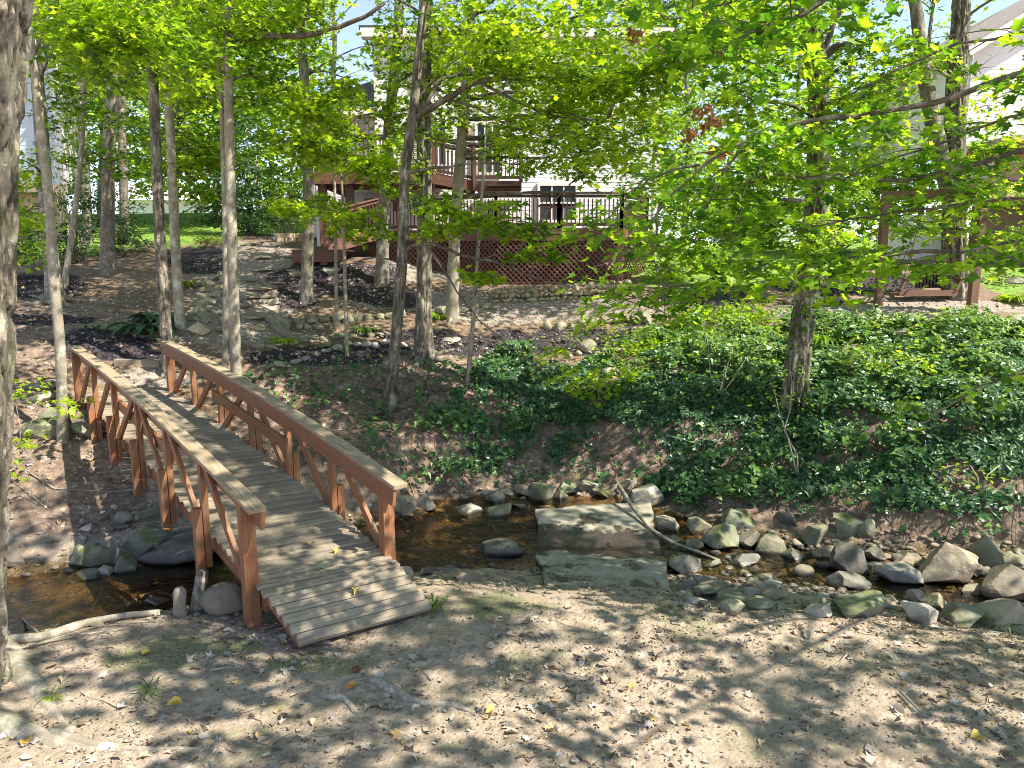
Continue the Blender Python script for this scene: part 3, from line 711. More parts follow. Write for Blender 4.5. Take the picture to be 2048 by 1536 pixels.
# tan block retaining wall by the landing
wb = MB(); Yw = 24.5
for r_ in range(3):
    for i in range(6):
        p = at(557 + i * 9.5 + (r_ % 2) * 4, 488 - r_ * 8.5, Yw + .12 * i); hw_ = 4.6 * Yw / F
        wb.box(p + [0, 0, .0], [(1, 0, 0), (0, 1, 0), (0, 0, 1)], (hw_, .12, 4.0 * Yw / F))
for i in range(4):
    p = at(556, 488 - (i % 3) * 8.5, Yw + .3 + .4 * i); wb.box(p, [(0, 1, 0), (1, 0, 0), (0, 0, 1)], (.2, .1, 4.0 * Yw / F))
tag(wb.build('block_wall', m_plain('tan_block', (.50, .40, .27), .9, .25, 6, .4), origin=at(580, 490, Yw)), 'low retaining wall of tan concrete blocks beside the landing step', 'retaining wall')
# timbers of the path
def timber(pix, w, t, mat, label, cat='timber'):
    a, b = G(*pix[0]), G(*pix[1]); m = MB(); m.beam(a + UP * .03, b + UP * .03, w, t, tint=.5)
    o = m.build('path_timber', mat, origin=(a + b) / 2); tag(o, label, cat)
timber(((232, 732), (322, 731)), .16, .14, M_grey, 'grey landscape timber laid across the path beyond the far bridge end')
timber(((398, 684), (450, 706)), .14, .10, M_grey, 'greenish weathered plank slanting across the path right of the far handrail')
timber(((545, 658), (592, 680)), .12, .10, M_grey, 'thin weathered timber slanting across the path under the long block')
# ================================================================== trees
M_bk1 = m_bark('grey_brown_bark', (.35, .30, .23), (.10, .08, .06), 8, .18, .25)
M_bk2 = m_bark('ridged_bark', (.36, .305, .23), (.07, .055, .04), 7, .09, .35, 1.0)
M_bk3 = m_bark('pale_smooth_bark', (.45, .39, .30), (.19, .155, .11), 10, .4, .2, .4)
M_bk4 = m_bark('dark_scaly_bark', (.33, .265, .20), (.065, .052, .042), 9, .35, .15, .9)
M_twig = m_bark('twig_bark', (.20, .155, .11), (.06, .045, .035), 12, .3, 0, .3)
BR = [(.055, .125, .010), (.13, .225, .013), (.22, .33, .017), (.33, .42, .024)]
M_lf = m_leaf('maple_leaf_bright', BR, .56, .38, 2.25, .5, .5)
M_lfd = m_leaf('maple_leaf_mid', [(.045, .125, .010), (.095, .20, .012), (.175, .305, .016), (.28, .40, .024)], .58, .36, 2.3, .5, .5)
M_lfk = m_leaf('shrub_leaf_dark', [(.02, .06, .012), (.04, .10, .018), (.07, .15, .025), (.12, .20, .035)], .35, .38, 1.7)
M_lfy = m_leaf('hedge_leaf_yellow', [(.08, .12, .012), (.14, .19, .02), (.20, .25, .03)], .45, .5, 1.8)
M_lfb = m_leaf('dead_leaf_brown', [(.16, .07, .03), (.25, .11, .05), (.32, .16, .07)], .35, .6, 1.5)
HN = np.array([(0, 0), (.20, -.06), (.47, .05), (.31, .25), (.60, .58), (.37, .56), (.17, .60), (.11, .80), (0, 1.0)])
HM = np.array([(0, 0), (.40, .04), (.27, .28), (.55, .60), (.17, .60), (0, 1.0)])
HF = np.array([(0, 0), (.42, .48), (0, 1.0)])
HO = np.array([(0, 0), (.20, .25), (.24, .5), (.13, .8), (0, 1.0)])         # oval leaf
HI = np.array([(0, .0), (.30, -.12), (.50, .18), (.30, .38), (.24, .62), (0, 1.0)])  # ivy leaf
def leaves(mb, P, N, size, tint, tpl, fold=.18, rg=rng, az=None, droop=.12):
    """one folded leaf of outline tpl per point"""
    n = len(P)
    N = N / (np.linalg.norm(N, axis=1, keepdims=True) + 1e-9)
    a = rg.uniform(0, 2 * np.pi, n) if az is None else az
    d = np.stack([np.cos(a), np.sin(a), np.zeros(n)], 1); d -= N * (d * N).sum(1, keepdims=True); d /= np.linalg.norm(d, axis=1, keepdims=True) + 1e-9
    s = np.cross(d, N)
    K = len(tpl); size = np.broadcast_to(np.asarray(size, float), (n,))
    fv = rg.uniform(-.2, 1.9, n) * fold; xs = rg.uniform(.72, 1.12, n); droop = droop * rg.uniform(-.6, 3.2, n)[:, None]
    X, Yy = tpl[:, 0], tpl[:, 1]
    def side(sg):
        return P[:, None] + size[:, None, None] * (d[:, None] * (Yy[None, :, None]) + s[:, None] * (sg * X[None, :, None] * xs[:, None, None]) + N[:, None] * (fv[:, None] * X[None] - droop * Yy[None] ** 2 + .05 * np.sin(7 * Yy[None] + fv[:, None] * 30))[..., None])
    r = side(1); l = side(-1)
    v = np.concatenate([r, l[:, 1:-1]], 1); M = K + K - 2
    fr_ = np.arange(K)[None] + (np.arange(n) * M)[:, None]
    li = np.concatenate([[0], [K - 1], np.arange(2 * K - 3, K - 1, -1)])
    fl_ = li[None] + (np.arange(n) * M)[:, None]
    mb.add(v.reshape(-1, 3), [fr_, fl_], None, tint, False)
def spray_pts(c, rad, n, rg, sag=.25, tilt=None, sig=.45):
    r = rad * np.sqrt(rg.random(n)); a = rg.uniform(0, 2 * np.pi, n)
    t = rg.normal(0, .22, 2) if tilt is None else np.asarray(tilt)
    x, y = r * np.cos(a), r * np.sin(a)
    z = x * t[0] + y * t[1] - sag * r * r / max(rad, .01) + rg.normal(0, .07 * rad + .02, n)
    P = np.stack([c[0] + x, c[1] + y, c[2] + z], 1)
    N = np.stack([rg.normal(-t[0], sig, n), rg.normal(-t[1], sig, n), np.ones(n)], 1)
    return P, N, a
KEEP = np.array([
 [.5, .65, .7, .65, .6, .08, .3, .5, .4, .4, .8, .5, .3, .25, .12, .10],
 [.4, .65, .75, .7, .7, .25, .35, .5, .6, .6, .7, .3, .35, .3, .4, .25],
 [.25, .7, .8, .8, .8, .6, .4, .4, .6, .7, .7, .3, .5, .5, .5, .4],
 [.4, .6, .9, .9, .9, .6, .3, .25, .3, .4, .95, .8, .85, .8, .7, .5],
 [.4, .4, .4, .7, .9, .4, .08, .05, .06, .1, .95, .9, .85, .7, .5, .3],
 [.05, .0, .0, .0, .0, .0, .0, .0, .0, .0, .05, .05, .0, .0, .0, .0]])
def keep(P, rg, scale=1.0):
    u, v, d = proj(P); ins = (d > .3) & (u > -40) & (u < 2090) & (v > -40) & (v < 1580)
    i = np.clip((v // 100).astype(int), 0, 5); j = np.clip((u // 128).astype(int), 0, 15)
    p = np.where(v > 590, 0, KEEP[i, j]) * scale
    return ~ins | (rg.random(len(P)) < p)
TREES = {}
class Tree:
    def __init__(s, name, label, base, pix, wpx, Y=None, bark=None, top=15., cat='tree', group=None, sides=12, ridges=0, rough=.07, flare=1.5, seed=1, leafmat=None, leafsize=.112, wtop=.55, tpl=HM, furrow=0.):
        s.rg = np.random.default_rng(seed); s.seed = seed
        p0 = G(*base) if Y is None else at(base[0], base[1], Y)
        s.Y = p0[1]; s.b = p0; s.mat = leafmat or M_lf; s.ls = leafsize; s.tpl = tpl
        s.root = empty(name, p0, label, cat, group); s.bark = bark or M_bk1
        pts = [p0 - [0, 0, .25], p0 - [0, 0, 0]]
        for (u, v) in pix: pts.append(at(u, v, s.Y))
        d = pts[-1] - pts[-3]; d /= np.linalg.norm(d); d = d * .5 + UP * .5; d /= np.linalg.norm(d)
        while pts[-1][2] < p0[2] + top: pts.append(pts[-1] + d * 1.2 + np.append(s.rg.normal(0, .08, 2), 0))
        pts = np.array(pts); L = np.concatenate([[0], np.cumsum(np.linalg.norm(np.diff(pts, axis=0), axis=1))])
        ss = np.concatenate([np.linspace(0, 1.2, 9), np.linspace(1.4, L[-1], 34)])
        q = np.stack([np.interp(ss, L, pts[:, i]) for i in range(3)], 1)
        for _ in range(2): q[5:-1] = (q[4:-2] + q[5:-1] * 2 + q[6:]) / 4
        dist = p0[1] * CT - (p0[2] - H) * ST; r0 = .88 * wpx * dist / F / 2
        rad = r0 * (1 - (1 - wtop) * sst(0, 1, ss / max(L[-1] * .8, 1))) * (1 + (flare - 1) * np.exp(-ss / (r0 * 3.0))) * np.where(ss > L[-1] * .75, 1 - (ss - L[-1] * .75) / (L[-1] * .27), 1)
        m = MB(); s.trunk = m
        if furrow:
            s2 = np.arange(0, min(ss[-1], 12), .035 if furrow > .03 else .05); q2 = np.stack([np.interp(s2, ss, q[:, i]) for i in range(3)], 1)
            m.tube(q2, np.interp(s2, ss, rad), sides * 4, .5, rough, seed, True, ridges, furrow)
            m.tube(q[ss > 11.6], rad[ss > 11.6], sides, .5, rough, seed)
        else: m.tube(q, rad, sides, .5, rough, seed, True, ridges)
        s.lp = [q]
        s.q, s.ss, s.r0 = q, ss, r0; s.crown = MB(); s.limbs = MB(); s.nl = 0; s.rad = rad
        TREES[name + str(seed)] = s
    def on(s, z):
        return np.array([np.interp(z, s.q[:, 2], s.q[:, i]) for i in range(3)])
    def limb(s, pts, r0, r1=.006, sides=6, mb=None, own=False):
        pts = np.array(pts, float); L = np.concatenate([[0], np.cumsum(np.linalg.norm(np.diff(pts, axis=0), axis=1))])
        n = max(6, len(pts) * 3); ss = np.linspace(0, L[-1], n); q = np.stack([np.interp(ss, L, pts[:, i]) for i in range(3)], 1)
        for _ in range(2): q[1:-1] = (q[:-2] + q[1:-1] * 2 + q[2:]) / 4
        q[1:-1] += s.rg.normal(0, .012, (n - 2, 3)) * min(1, L[-1])
        if own: s.lp.append(q); m = MB(); m.tube(q, np.linspace(r0, r1, n), sides, .5, .05, n); m.build('branch', M_twig, s.root)
        else: (mb or s.limbs).tube(q, np.linspace(r0, r1, n), sides, .5)
        return q
    def spray(s, c, rad, n, tone=.5, tilt=None, size=None, sag=.25, sig=.45, tpl=None, twig=True, tspread=.34):
        P, N, a = spray_pts(c, rad, n, s.rg, sag, tilt, sig)
        t = np.clip(s.rg.normal(tone, tspread, n), 0, 1)
        leaves(s.crown, P, N, (size or s.ls) * s.rg.uniform(.5, 1.35, n), t, s.tpl if tpl is None else tpl, rg=s.rg, az=a + s.rg.normal(0, .6, n))
        if twig:
            for _ in range(3):
                b = s.rg.uniform(0, 6.28); e = np.array([math.cos(b), math.sin(b), -.15]) * rad * .9
                s.limbs.tube(np.array([c, c + e * .5 + [0, 0, .03], c + e]), [.006, .004, .002], 3, .5, caps=False)
        s.nl += n
    def blob(s, u, v, Y, ru, rv, n, tone=.5, rad=.45, per=44, size=None, frm=None, dz=None, thick=None, sig=.45):
        """a mass of foliage whose middle is seen at (u, v), Y metres out"""
        c = at(u, v, Y); k_ = Y / F; th = thick or max(ru * k_ * .8, .4); n = int(n * 1.6 + .5)
        for i in range(n):
            while True:
                w = s.rg.uniform(-1, 1, 3)
                if (w ** 2).sum() < 1: break
            p = c + [w[0] * ru * k_, w[1] * th, w[2] * rv * k_]
            s.spray(p, rad * s.rg.uniform(.6, 1.2), max(5, int(per * s.rg.uniform(.6, 1.3))), np.clip(tone + s.rg.normal(-.06, .2), 0, 1), size=size, sig=sig)
        if frm is not False:
            ap = np.concatenate(s.lp); ap = ap[(ap[:, 2] < c[2] + .25) & (ap[:, 2] > s.b[2] + .4)]
            dd = np.linalg.norm((ap - c) * [1, 1, 1.6], axis=1); o = ap[np.argmin(dd + s.rg.uniform(0, .35, len(dd)))]
            mid = (o + c) / 2 + [0, 0, .12]
            s.limb([o, mid, c], max(.012, min(.05, s.r0 * .3)), .006)
            for i in range(4):
                e = c + s.rg.uniform(-1, 1, 3) * [ru * k_ * .8, th * .6, rv * k_ * .6]; s.limb([c * .7 + mid * .3, (c + e) / 2 + [0, 0, .05], e], .010, .003, 4)
    def upper(s, z0, rx, nspr, per=26, size=.17, rad=.8, tone=.55, top=None, keepk=1.0, off=(0, 0), nolimb=False, limbk=4):
        """the crown above: limbs leave the trunk, sprays sit round their ends"""
        zt = top or s.q[-1, 2]; C = []
        for i in range(nspr):
            f = s.rg.random() ** .8; z = s.b[2] + z0 + (zt - s.b[2] - z0 + .6) * f
            prof = math.sin(math.pi * min(1, .18 + f * .80)) ** .7
            a = s.rg.uniform(0, 6.28); r = rx * prof * math.sqrt(s.rg.random() * .9 + .1)
            o = s.on(z); C.append([o[0] + r * math.cos(a) + off[0] * prof, o[1] + r * math.sin(a) + off[1] * prof, z - .1 * r])
        C = np.array(C); C = C[keep(C, s.rg, keepk)]
        for i, c in enumerate(C):
            s.spray(c, rad * s.rg.uniform(.6, 1.25), int(per * s.rg.uniform(.7, 1.3)), np.clip(tone + s.rg.normal(-.1, .22), 0, 1), size=size, tpl=(HM if s.Y < 19 else HF) if size > .14 else None, twig=False)
            if i % limbk == 0 and not nolimb:
                o = s.on(c[2] - .35 * math.hypot(c[0] - s.b[0], c[1] - s.b[1]) - .3)
                s.limb([o, (o + c) / 2 + [0, 0, .2], c], min(.035, max(.012, s.r0 * .2)), .006, 5)
    def done(s, crown='crown'):
        s.trunk.build('trunk', s.bark, s.root)
        if s.limbs.n: s.limbs.build('twigs', M_twig, s.root)['kind'] = 'stuff'
        if s.crown.n: s.crown.build(crown, s.mat, s.root)['kind'] = 'stuff'
GR = 'tall slender trees of the wood'
# 1 the big trunk at the left edge
T1 = Tree('maple_tree', 'massive rough barked trunk cut by the left edge of the picture', (-60, 1375), [(-66, 1200), (-62, 1030), (-44, 900), (-44, 600), (-34, 350), (-14, 120), (-4, 0)], 122, None, M_bk2, 13, seed=1, sides=44, ridges=7, rough=.10, flare=1.35, wtop=.72, furrow=.055)
# its root flare reaching over the trodden bank
for pts, ra, rb in (([(-70, 1230), (-10, 1290), (45, 1350), (90, 1410), (135, 1455)], .19, .035), ([(-60, 1420), (40, 1465), (140, 1492), (260, 1512)], .12, .03)):
    q = np.array([G(*p) for p in pts]); n_ = len(q); rr_ = np.linspace(ra, rb, n_ * 4); q = np.stack([np.interp(np.linspace(0, n_ - 1, n_ * 4), np.arange(n_), q[:, i]) for i in range(3)], 1); q[:, 2] -= rr_ * np.linspace(.1, .75, n_ * 4)
    m = MB(); m.tube(q, rr_, 22, .55, .16, 9, True, 5); m.build('root', M_bk3, T1.root)
T1.upper(5.5, 5.2, 55, 26, .17, .9, .55, off=(1.0, .3), nolimb=True, keepk=0)
# 2..13 the trunks on the left and middle, as (label, base, trunk pixels, width, bark, options)
def tr(name, lab, base, pix, w, seed, **k):
    t = Tree(name, lab, base, pix, w, seed=seed, group=k.pop('group', GR), **k); return t
T2 = tr('maple_tree', 'thin pale trunk rooted left of the bridge between two mossy stones', (126, 882), [(121, 690), (105, 536), (100, 420), (92, 340), (79, 240), (65, 85), (58, 0)], 22, 2, bark=M_bk3, top=12, leafsize=.12)
T3 = tr('maple_tree', 'brown trunk with spreading roots behind the thin pale trunk on the left slope', (112, 604), [(98, 478), (92, 400), (82, 250), (70, 100), (60, 0)], 30, 3, bark=M_bk1, top=15, flare=1.9)
T3b = tr('maple_sapling', 'thin crooked sapling curving up right beside the brown trunk on the left slope', (128, 575), [(137, 513), (154, 393), (164, 290), (174, 51), (176, 0)], 13, 4, bark=M_bk3, top=9)
T4 = tr('maple_tree', 'grey trunk half hidden by the dark shrubs on the left', (178, 520), [(172, 380), (165, 250), (150, 100), (146, 0)], 20, 5, Y=26, bark=M_bk1, top=16)
T5 = tr('maple_tree', 'straight dark brown trunk right of the dark shrubs on the left', (216, 547), [(215, 478), (219, 239), (236, 68), (246, 0)], 28, 6, bark=M_bk1, top=16)
T6 = tr('maple_tree', 'bluish shaded trunk standing on the lawn behind the dark brown one', (252, 506), [(248, 400), (244, 270), (242, 150), (240, 0)], 19, 7, Y=25.5, bark=M_bk4, top=15)
T7 = tr('maple_tree', 'scaly dark trunk directly behind the far end of the right handrail', (338, 752), [(330, 640), (320, 480), (310, 250), (303, 80), (300, 0)], 25, 8, bark=M_bk4, top=14, flare=1.3, furrow=.012)
T8 = tr('maple_tree', 'slim trunk beside the large pale boulder at the foot of the steps', (361, 662), [(350, 480), (340, 250), (330, 50), (326, 0)], 21, 9, bark=M_bk3, top=14)
T9 = tr('maple_sapling', 'very thin pale trunk standing close left of a thicker one by the bridge', (450, 752), [(452, 560), (449, 400), (443, 200), (432, 60), (424, 0)], 13, 10, bark=M_bk3, top=11)
T10 = tr('maple_tree', 'pale trunk behind the right handrail with a long bare limb reaching right near its top', (474, 775), [(466, 560), (462, 400), (457, 200), (454, 0)], 24, 11, bark=M_bk3, top=14, flare=1.3)
T11 = tr('maple_tree', 'straight trunk on the dark mulch in front of the landing step', (612, 602), [(616, 500), (618, 400), (612, 200), (601, 50), (597, 0)], 26, 12, bark=M_bk1, top=15)
T12 = tr('maple_sapling', 'thin straight sapling behind the lower border, left one of a pair', (673, 662), [(671, 438), (668, 330), (664, 200)], 8, 13, bark=M_bk3, top=6.5, sides=8, leafsize=.12)
T13 = tr('maple_sapling', 'thin sapling bending left at its top, right one of a pair above the bank crest', (694, 712), [(690, 560), (687, 446), (683, 352), (670, 280), (648, 220), (618, 150)], 9, 14, bark=M_bk3, top=4.6, sides=8, leafsize=.12)
T14 = tr('maple_tree', 'pale trunk on the mulch left of the big ridged trunk, bending right high up', (763, 566), [(767, 430), (773, 330), (779, 234), (794, 98), (800, 0)], 28, 15, bark=M_bk1, top=15)
T15 = tr('maple_tree', 'leaning mossy trunk at the bank edge with a long limb reaching far to the right', (778, 824), [(794, 653), (803, 547), (808, 470), (806, 390), (814, 293), (829, 234), (832, 150), (848, 20)], 26, 16, bark=M_bk2, top=12, flare=1.7, furrow=.016)
T16 = tr('maple_tree', 'largest ridged trunk in the middle, standing on a root mound above the bank', (848, 716), [(848, 540), (850, 400), (848, 250), (851, 100), (852, 0)], 33, 17, bark=M_bk2, top=16, ridges=9, rough=.09, flare=2.0, sides=20, furrow=.03)
T17 = tr('maple_tree', 'smooth pale grey trunk right of the ridged trunk, leaning right', (905, 640), [(906, 540), (912, 420), (924, 280), (936, 120), (946, 0)], 27, 18, bark=M_bk3, top=15)
T18 = tr('maple_sapling', 'thin sapling on the ivy bank with a few leafy sprays in front of the lattice', (935, 768), [(947, 634), (956, 500), (960, 440), (968, 330), (975, 200)], 11, 19, bark=M_bk3, top=5.0, sides=8, leafsize=.13)
T19 = tr('maple_tree', 'big ivy clad trunk on the right rising from the ivy bank', (1588, 816), [(1600, 673), (1616, 580), (1630, 469), (1635, 380), (1638, 273), (1640, 156), (1624, 60), (1606, 0)], 50, 20, bark=M_bk2, top=15, ridges=8, rough=.09, flare=1.35, sides=24, wtop=.65, furrow=.035)
T20 = tr('maple_tree', 'dark ridged trunk behind the swing frame on the right', (1912, 596), [(1908, 460), (1908, 351), (1911, 195), (1920, 60), (1924, 0)], 46, 21, bark=M_bk2, top=15, ridges=9, sides=20, flare=1.4, furrow=.035)
T20.limb([T20.on(at(0, 420, T20.Y)[2]), at(1880, 312, T20.Y), at(1857, 195, T20.Y), at(1830, 20, T20.Y), at(1815, -150, T20.Y)], .22, .09, 12, T20.trunk)
# limbs one sees
def pl(T, pix, Y, r0, r1=.008):
    if np.ndim(Y) == 0: Y = [Y] * len(pix)
    return T.limb([at(u, v, y) for (u, v), y in zip(pix, Y)], r0, r1, 7, None, True)
y = T10.Y; pl(T10, [(460, 90), (500, 75), (540, 70), (600, 73), (660, 60), (720, 40), (770, 5)], [y, y, y - .1, y - .2, y - .3, y - .4, y - .5], .062, .03)
y = T15.Y; pl(T15, [(826, 240), (848, 222), (884, 203), (920, 182), (950, 165), (990, 158), (1030, 156), (1100, 159), (1145, 158), (1220, 157), (1283, 151), (1360, 132), (1430, 95)], [y, y, y - .1, y - .2, y - .3, y - .4, y - .5, y - .6, y - .7, y - .8, y - 1, y - 1.2, y - 1.4], .06, .016)
pl(T15, [(850, 218), (870, 165), (900, 150), (960, 148), (1060, 130)], [y] * 5, .04, .01)
pl(T15, [(950, 165), (1010, 190), (1080, 225), (1140, 240), (1240, 236)], [y - .3, y - .5, y - .8, y - 1, y - 1.3], .03, .008)
pl(T15, [(884, 203), (930, 205), (990, 235), (1040, 262), (1100, 275)], [y, y - .3, y - .6, y - .8, y - 1], .028, .006)
pl(T15, [(1145, 158), (1100, 120), (1060, 75), (1035, 50)], [y - .7, y - .6, y - .4, y - .2], .03, .016)
pl(T15, [(811, 505), (830, 488), (850, 484), (880, 492), (910, 508), (990, 523), (1080, 560), (1140, 575)], [y, y - .1, y - .2, y - .3, y - .4, y - .6, y - .9, y - 1.1], .042, .008)
pl(T15, [(850, 485), (880, 528), (911, 575), (950, 634), (1000, 680), (1048, 712), (1072, 735)], [y - .2, y - .3, y - .4, y - .5, y - .5, y - .5, y - .5], .022, .006)
pl(T15, [(806, 530), (760, 510), (700, 525), (650, 560)], [y, y - .2, y - .4, y - .5], .02, .005)
y = T16.Y; pl(T16, [(856, 60), (900, 78), (960, 20), (1010, -20)], [y] * 4, .06, .03)
pl(T16, [(852, 170), (880, 148), (950, 145), (1030, 150), (1100, 165)], [y, y - .2, y - .5, y - .9, y - 1.2], .045, .012)
y = T17.Y; pl(T17, [(938, 90), (970, 60), (1020, 25), (1070, 40)], [y, y - .2, y - .4, y - .6], .05, .015)
y = T5.Y; pl(T5, [(224, 178), (250, 160), (280, 143), (330, 135)], [y] * 4, .07, .03)
y = T19.Y; pl(T19, [(1648, 112), (1664, 100), (1700, 86), (1760, 70)], [y, y, y - .3, y - .6], .08, .02); pl(T19, [(1646, 120), (1660, 70), (1690, 0)], [y] * 3, .06, .03)
# root mounds
for T, n, rr in ((T16, 7, .9), (T3, 5, 1.0), (T15, 5, .6), (T17, 4, .5), (T7, 3, .4)):
    for i in range(n):
        a = i * 6.28 / n + T.rg.uniform(-.3, .3); q = [T.b + [0, 0, T.r0 * 1.6]]
        for f in (.35, .7, 1.0):
            x, yy = T.b[0] + math.cos(a) * rr * f, T.b[1] + math.sin(a) * rr * f; q.append(np.array([x, yy, hz1(x, yy) + .03 * (1 - f)]))
        T.limb(q, T.r0 * .5, T.r0 * .15, 8, T.trunk)
# foliage one sees: blob(u, v, Y, ru, rv, sprays, tone)
T2.blob(45, 430, 11, 50, 30, 5, .7, .35, 26); T2.blob(200, 60, 10, 110, 60, 14, .62, .5)
T2.blob(300, 100, 10.5, 120, 70, 12, .6, .45)
T3.blob(130, 70, 15, 90, 70, 14, .6, .55); T3.blob(120, 200, 16, 60, 60, 6, .3, .45); T3.blob(40, 470, 15, 40, 50, 5, .6, .4)
T5.blob(300, 90, 18, 110, 80, 20, .55, .6); T5.blob(180, 160, 19, 60, 90, 8, .4, .5); T5.blob(270, 220, 19, 60, 60, 8, .45, .5)
T7.blob(390, 60, 13, 80, 55, 12, .65, .5); T7.blob(380, 170, 14, 70, 30, 8, .72, .5); T7.blob(240, 30, 12, 70, 40, 8, .55, .5)
T8.blob(400, 130, 15, 60, 40, 8, .72, .5); T8.blob(390, 290, 16, 70, 35, 8, .6, .5)
T10.blob(530, 40, 13.3, 90, 50, 14, .7, .5); T10.blob(520, 160, 13.6, 70, 70, 9, .55, .45); T10.blob(620, 20, 13, 50, 30, 4, .6, .4)
T11.blob(620, 110, 18, 50, 50, 4, .45, .5); T11.blob(540, 190, 18.5, 60, 80, 12, .4, .55); T11.blob(700, 160, 18, 60, 40, 3, .4, .5)
T12.blob(650, 250, 16.4, 60, 25, 8, .82, .4); T12.blob(660, 405, 15.8, 45, 18, 5, .85, .35); T12.blob(620, 330, 16, 40, 25, 4, .75, .35); T12.blob(720, 460, 15.8, 50, 20, 5, .8, .35)
T13.blob(640, 215, 14.2, 80, 25, 11, .88, .42); T13.blob(720, 300, 14, 90, 30, 12, .75, .45); T13.blob(620, 290, 14.2, 60, 25, 7, .85, .4); T13.blob(660, 170, 14.2, 50, 25, 5, .8, .4)
T13.blob(660, 430, 13.8, 45, 14, 4, .88, .3, 26); T13.blob(735, 335, 13.8, 60, 16, 4, .7, .4); T13.blob(720, 440, 13.6, 40, 16, 3, .75, .35); T13.blob(590, 420, 13.6, 40, 10, 3, .9, .3)
T14.blob(720, 230, 19, 60, 50, 6, .6, .5); T14.blob(820, 80, 19, 60, 60, 6, .45, .5); T14.blob(790, 30, 19, 30, 40, 2, .4, .5)
T15.blob(1020, 120, 12.6, 110, 35, 12, .78, .45); T15.blob(1140, 130, 12.2, 110, 50, 16, .8, .45); T15.blob(1250, 180, 12, 90, 50, 14, .78, .45); T15.blob(1100, 230, 12.4, 130, 35, 14, .72, .45); T15.blob(1220, 280, 12.2, 110, 35, 12, .7, .45)
T15.blob(1010, 280, 12.6, 60, 20, 2, .72, .38); T15.blob(1330, 90, 11.8, 90, 60, 14, .75, .45); T15.blob(1180, 30, 12.4, 130, 40, 14, .7, .45); T15.blob(960, 60, 12.6, 80, 30, 7, .72, .4)
T15.blob(1060, 330, 12.3, 60, 14, 2, .68, .35); T15.blob(1160, 345, 12, 60, 14, 2, .6, .35); T15.blob(1080, 505, 12.2, 45, 14, 2, .5, .3, 26, .12)
T16.blob(920, 130, 15, 60, 40, 7, .8, .42); T16.blob(870, 60, 15, 50, 40, 5, .7, .42); T16.blob(990, 40, 15, 90, 40, 9, .6, .45); T16.blob(800, 330, 14.6, 50, 20, 2, .55, .4)
T16.blob(850, 400, 14.2, 70, 18, 4, .45, .4, 30, .14); T16.blob(790, 370, 14.4, 60, 20, 3, .6, .4)
T17.blob(1060, 190, 17, 90, 60, 12, .62, .5); T17.blob(1200, 240, 17.5, 90, 60, 12, .6, .55); T17.blob(1000, 300, 17, 50, 20, 2, .6, .45); T17.blob(1290, 330, 18, 70, 50, 8, .5, .5)
T17.blob(1320, 230, 18, 60, 60, 9, .6, .5)
T16.blob(800, 130, 15, 50, 50, 4, .6, .42); T17.blob(985, 285, 17, 50, 30, 4, .6, .42); T14.blob(800, 200, 18.6, 50, 50, 5, .6, .45); T17.blob(880, 250, 17.2, 60, 40, 4, .6, .45); T17.blob(1110, 100, 17, 80, 40, 9, .65, .5); T17.blob(970, 200, 17, 50, 30, 3, .6, .45); T17.blob(1240, 140, 17.4, 80, 60, 9, .6, .5)
T20.blob(1990, 250, 15.5, 50, 60, 6, .5, .45); T20.blob(1990, 380, 15, 60, 40, 6, .55, .45); T20.blob(2000, 470, 15, 60, 30, 5, .55, .45); T20.blob(1930, 330, 15.5, 40, 40, 4, .5, .4)
T17.blob(1060, 280, 17.6, 90, 40, 8, .6, .5); T17.blob(1170, 300, 17.6, 90, 30, 7, .6, .5); T17.blob(1150, 190, 17.4, 80, 40, 8, .6, .5); T16.blob(905, 195, 15.4, 50, 35, 5, .65, .42); T16.blob(820, 270, 15.2, 50, 25, 4, .6, .4)
T14.blob(770, 110, 18.6, 40, 40, 4, .6, .45); T14.blob(860, 140, 18.6, 50, 50, 6, .6, .45); T14.blob(840, 230, 18.6, 60, 40, 5, .55, .45); T17.blob(1290, 250, 17.6, 60, 50, 7, .6, .5); T17.blob(1300, 390, 17.8, 50, 30, 4, .6, .45)
T8.blob(390, 360, 16, 60, 40, 7, .6, .5); T8.blob(440, 300, 16, 50, 60, 7, .5, .5); T5.blob(150, 300, 19, 45, 50, 6, .45, .45); T5.blob(285, 320, 19.5, 45, 50, 7, .5, .45); T3.blob(60, 330, 15.5, 40, 40, 4, .6, .4); T11.blob(560, 300, 18.5, 50, 50, 8, .5, .5); T11.blob(575, 400, 18.3, 40, 30, 5, .55, .45)
T20.blob(1985, 320, 15, 50, 40, 5, .5, .4); T20.blob(1900, 420, 15.5, 60, 30, 4, .5, .42); T19.blob(1500, 420, 11.6, 60, 50, 6, .5, .4); T19.blob(1660, 470, 11.4, 60, 40, 5, .5, .4)
T18.blob(965, 445, 12.8, 40, 16, 5, .6, .32, 28, .135); T18.blob(1040, 455, 12.6, 60, 16, 6, .55, .34, 28, .135); T18.blob(1120, 470, 12.4, 60, 18, 3, .6, .34, 28, .12); T18.blob(1080, 512, 12.4, 50, 12, 3, .45, .32, 28, .12)
T18.blob(980, 555, 12.4, 45, 10, 3, .75, .25, 22); T18.blob(880, 460, 12.9, 50, 12, 5, .92, .3, 26); T18.blob(900, 420, 12.9, 50, 12, 4, .7, .3, 26, .135); T18.blob(1000, 415, 12.8, 40, 10, 2, .7, .3, 22)
T19.blob(1740, 110, 11, 90, 50, 5, .5, .4); T19.blob(1550, 130, 11, 60, 50, 3, .4, .4); T19.blob(1700, 190, 11.5, 80, 50, 9, .5, .45); T19.blob(1480, 200, 11.5, 60, 60, 6, .5, .42); T19.blob(1600, 300, 11.3, 90, 60, 8, .5, .42)
T19.blob(1420, 60, 11.5, 80, 60, 11, .65, .42); T19.blob(1540, 30, 11, 90, 30, 8, .55, .42)
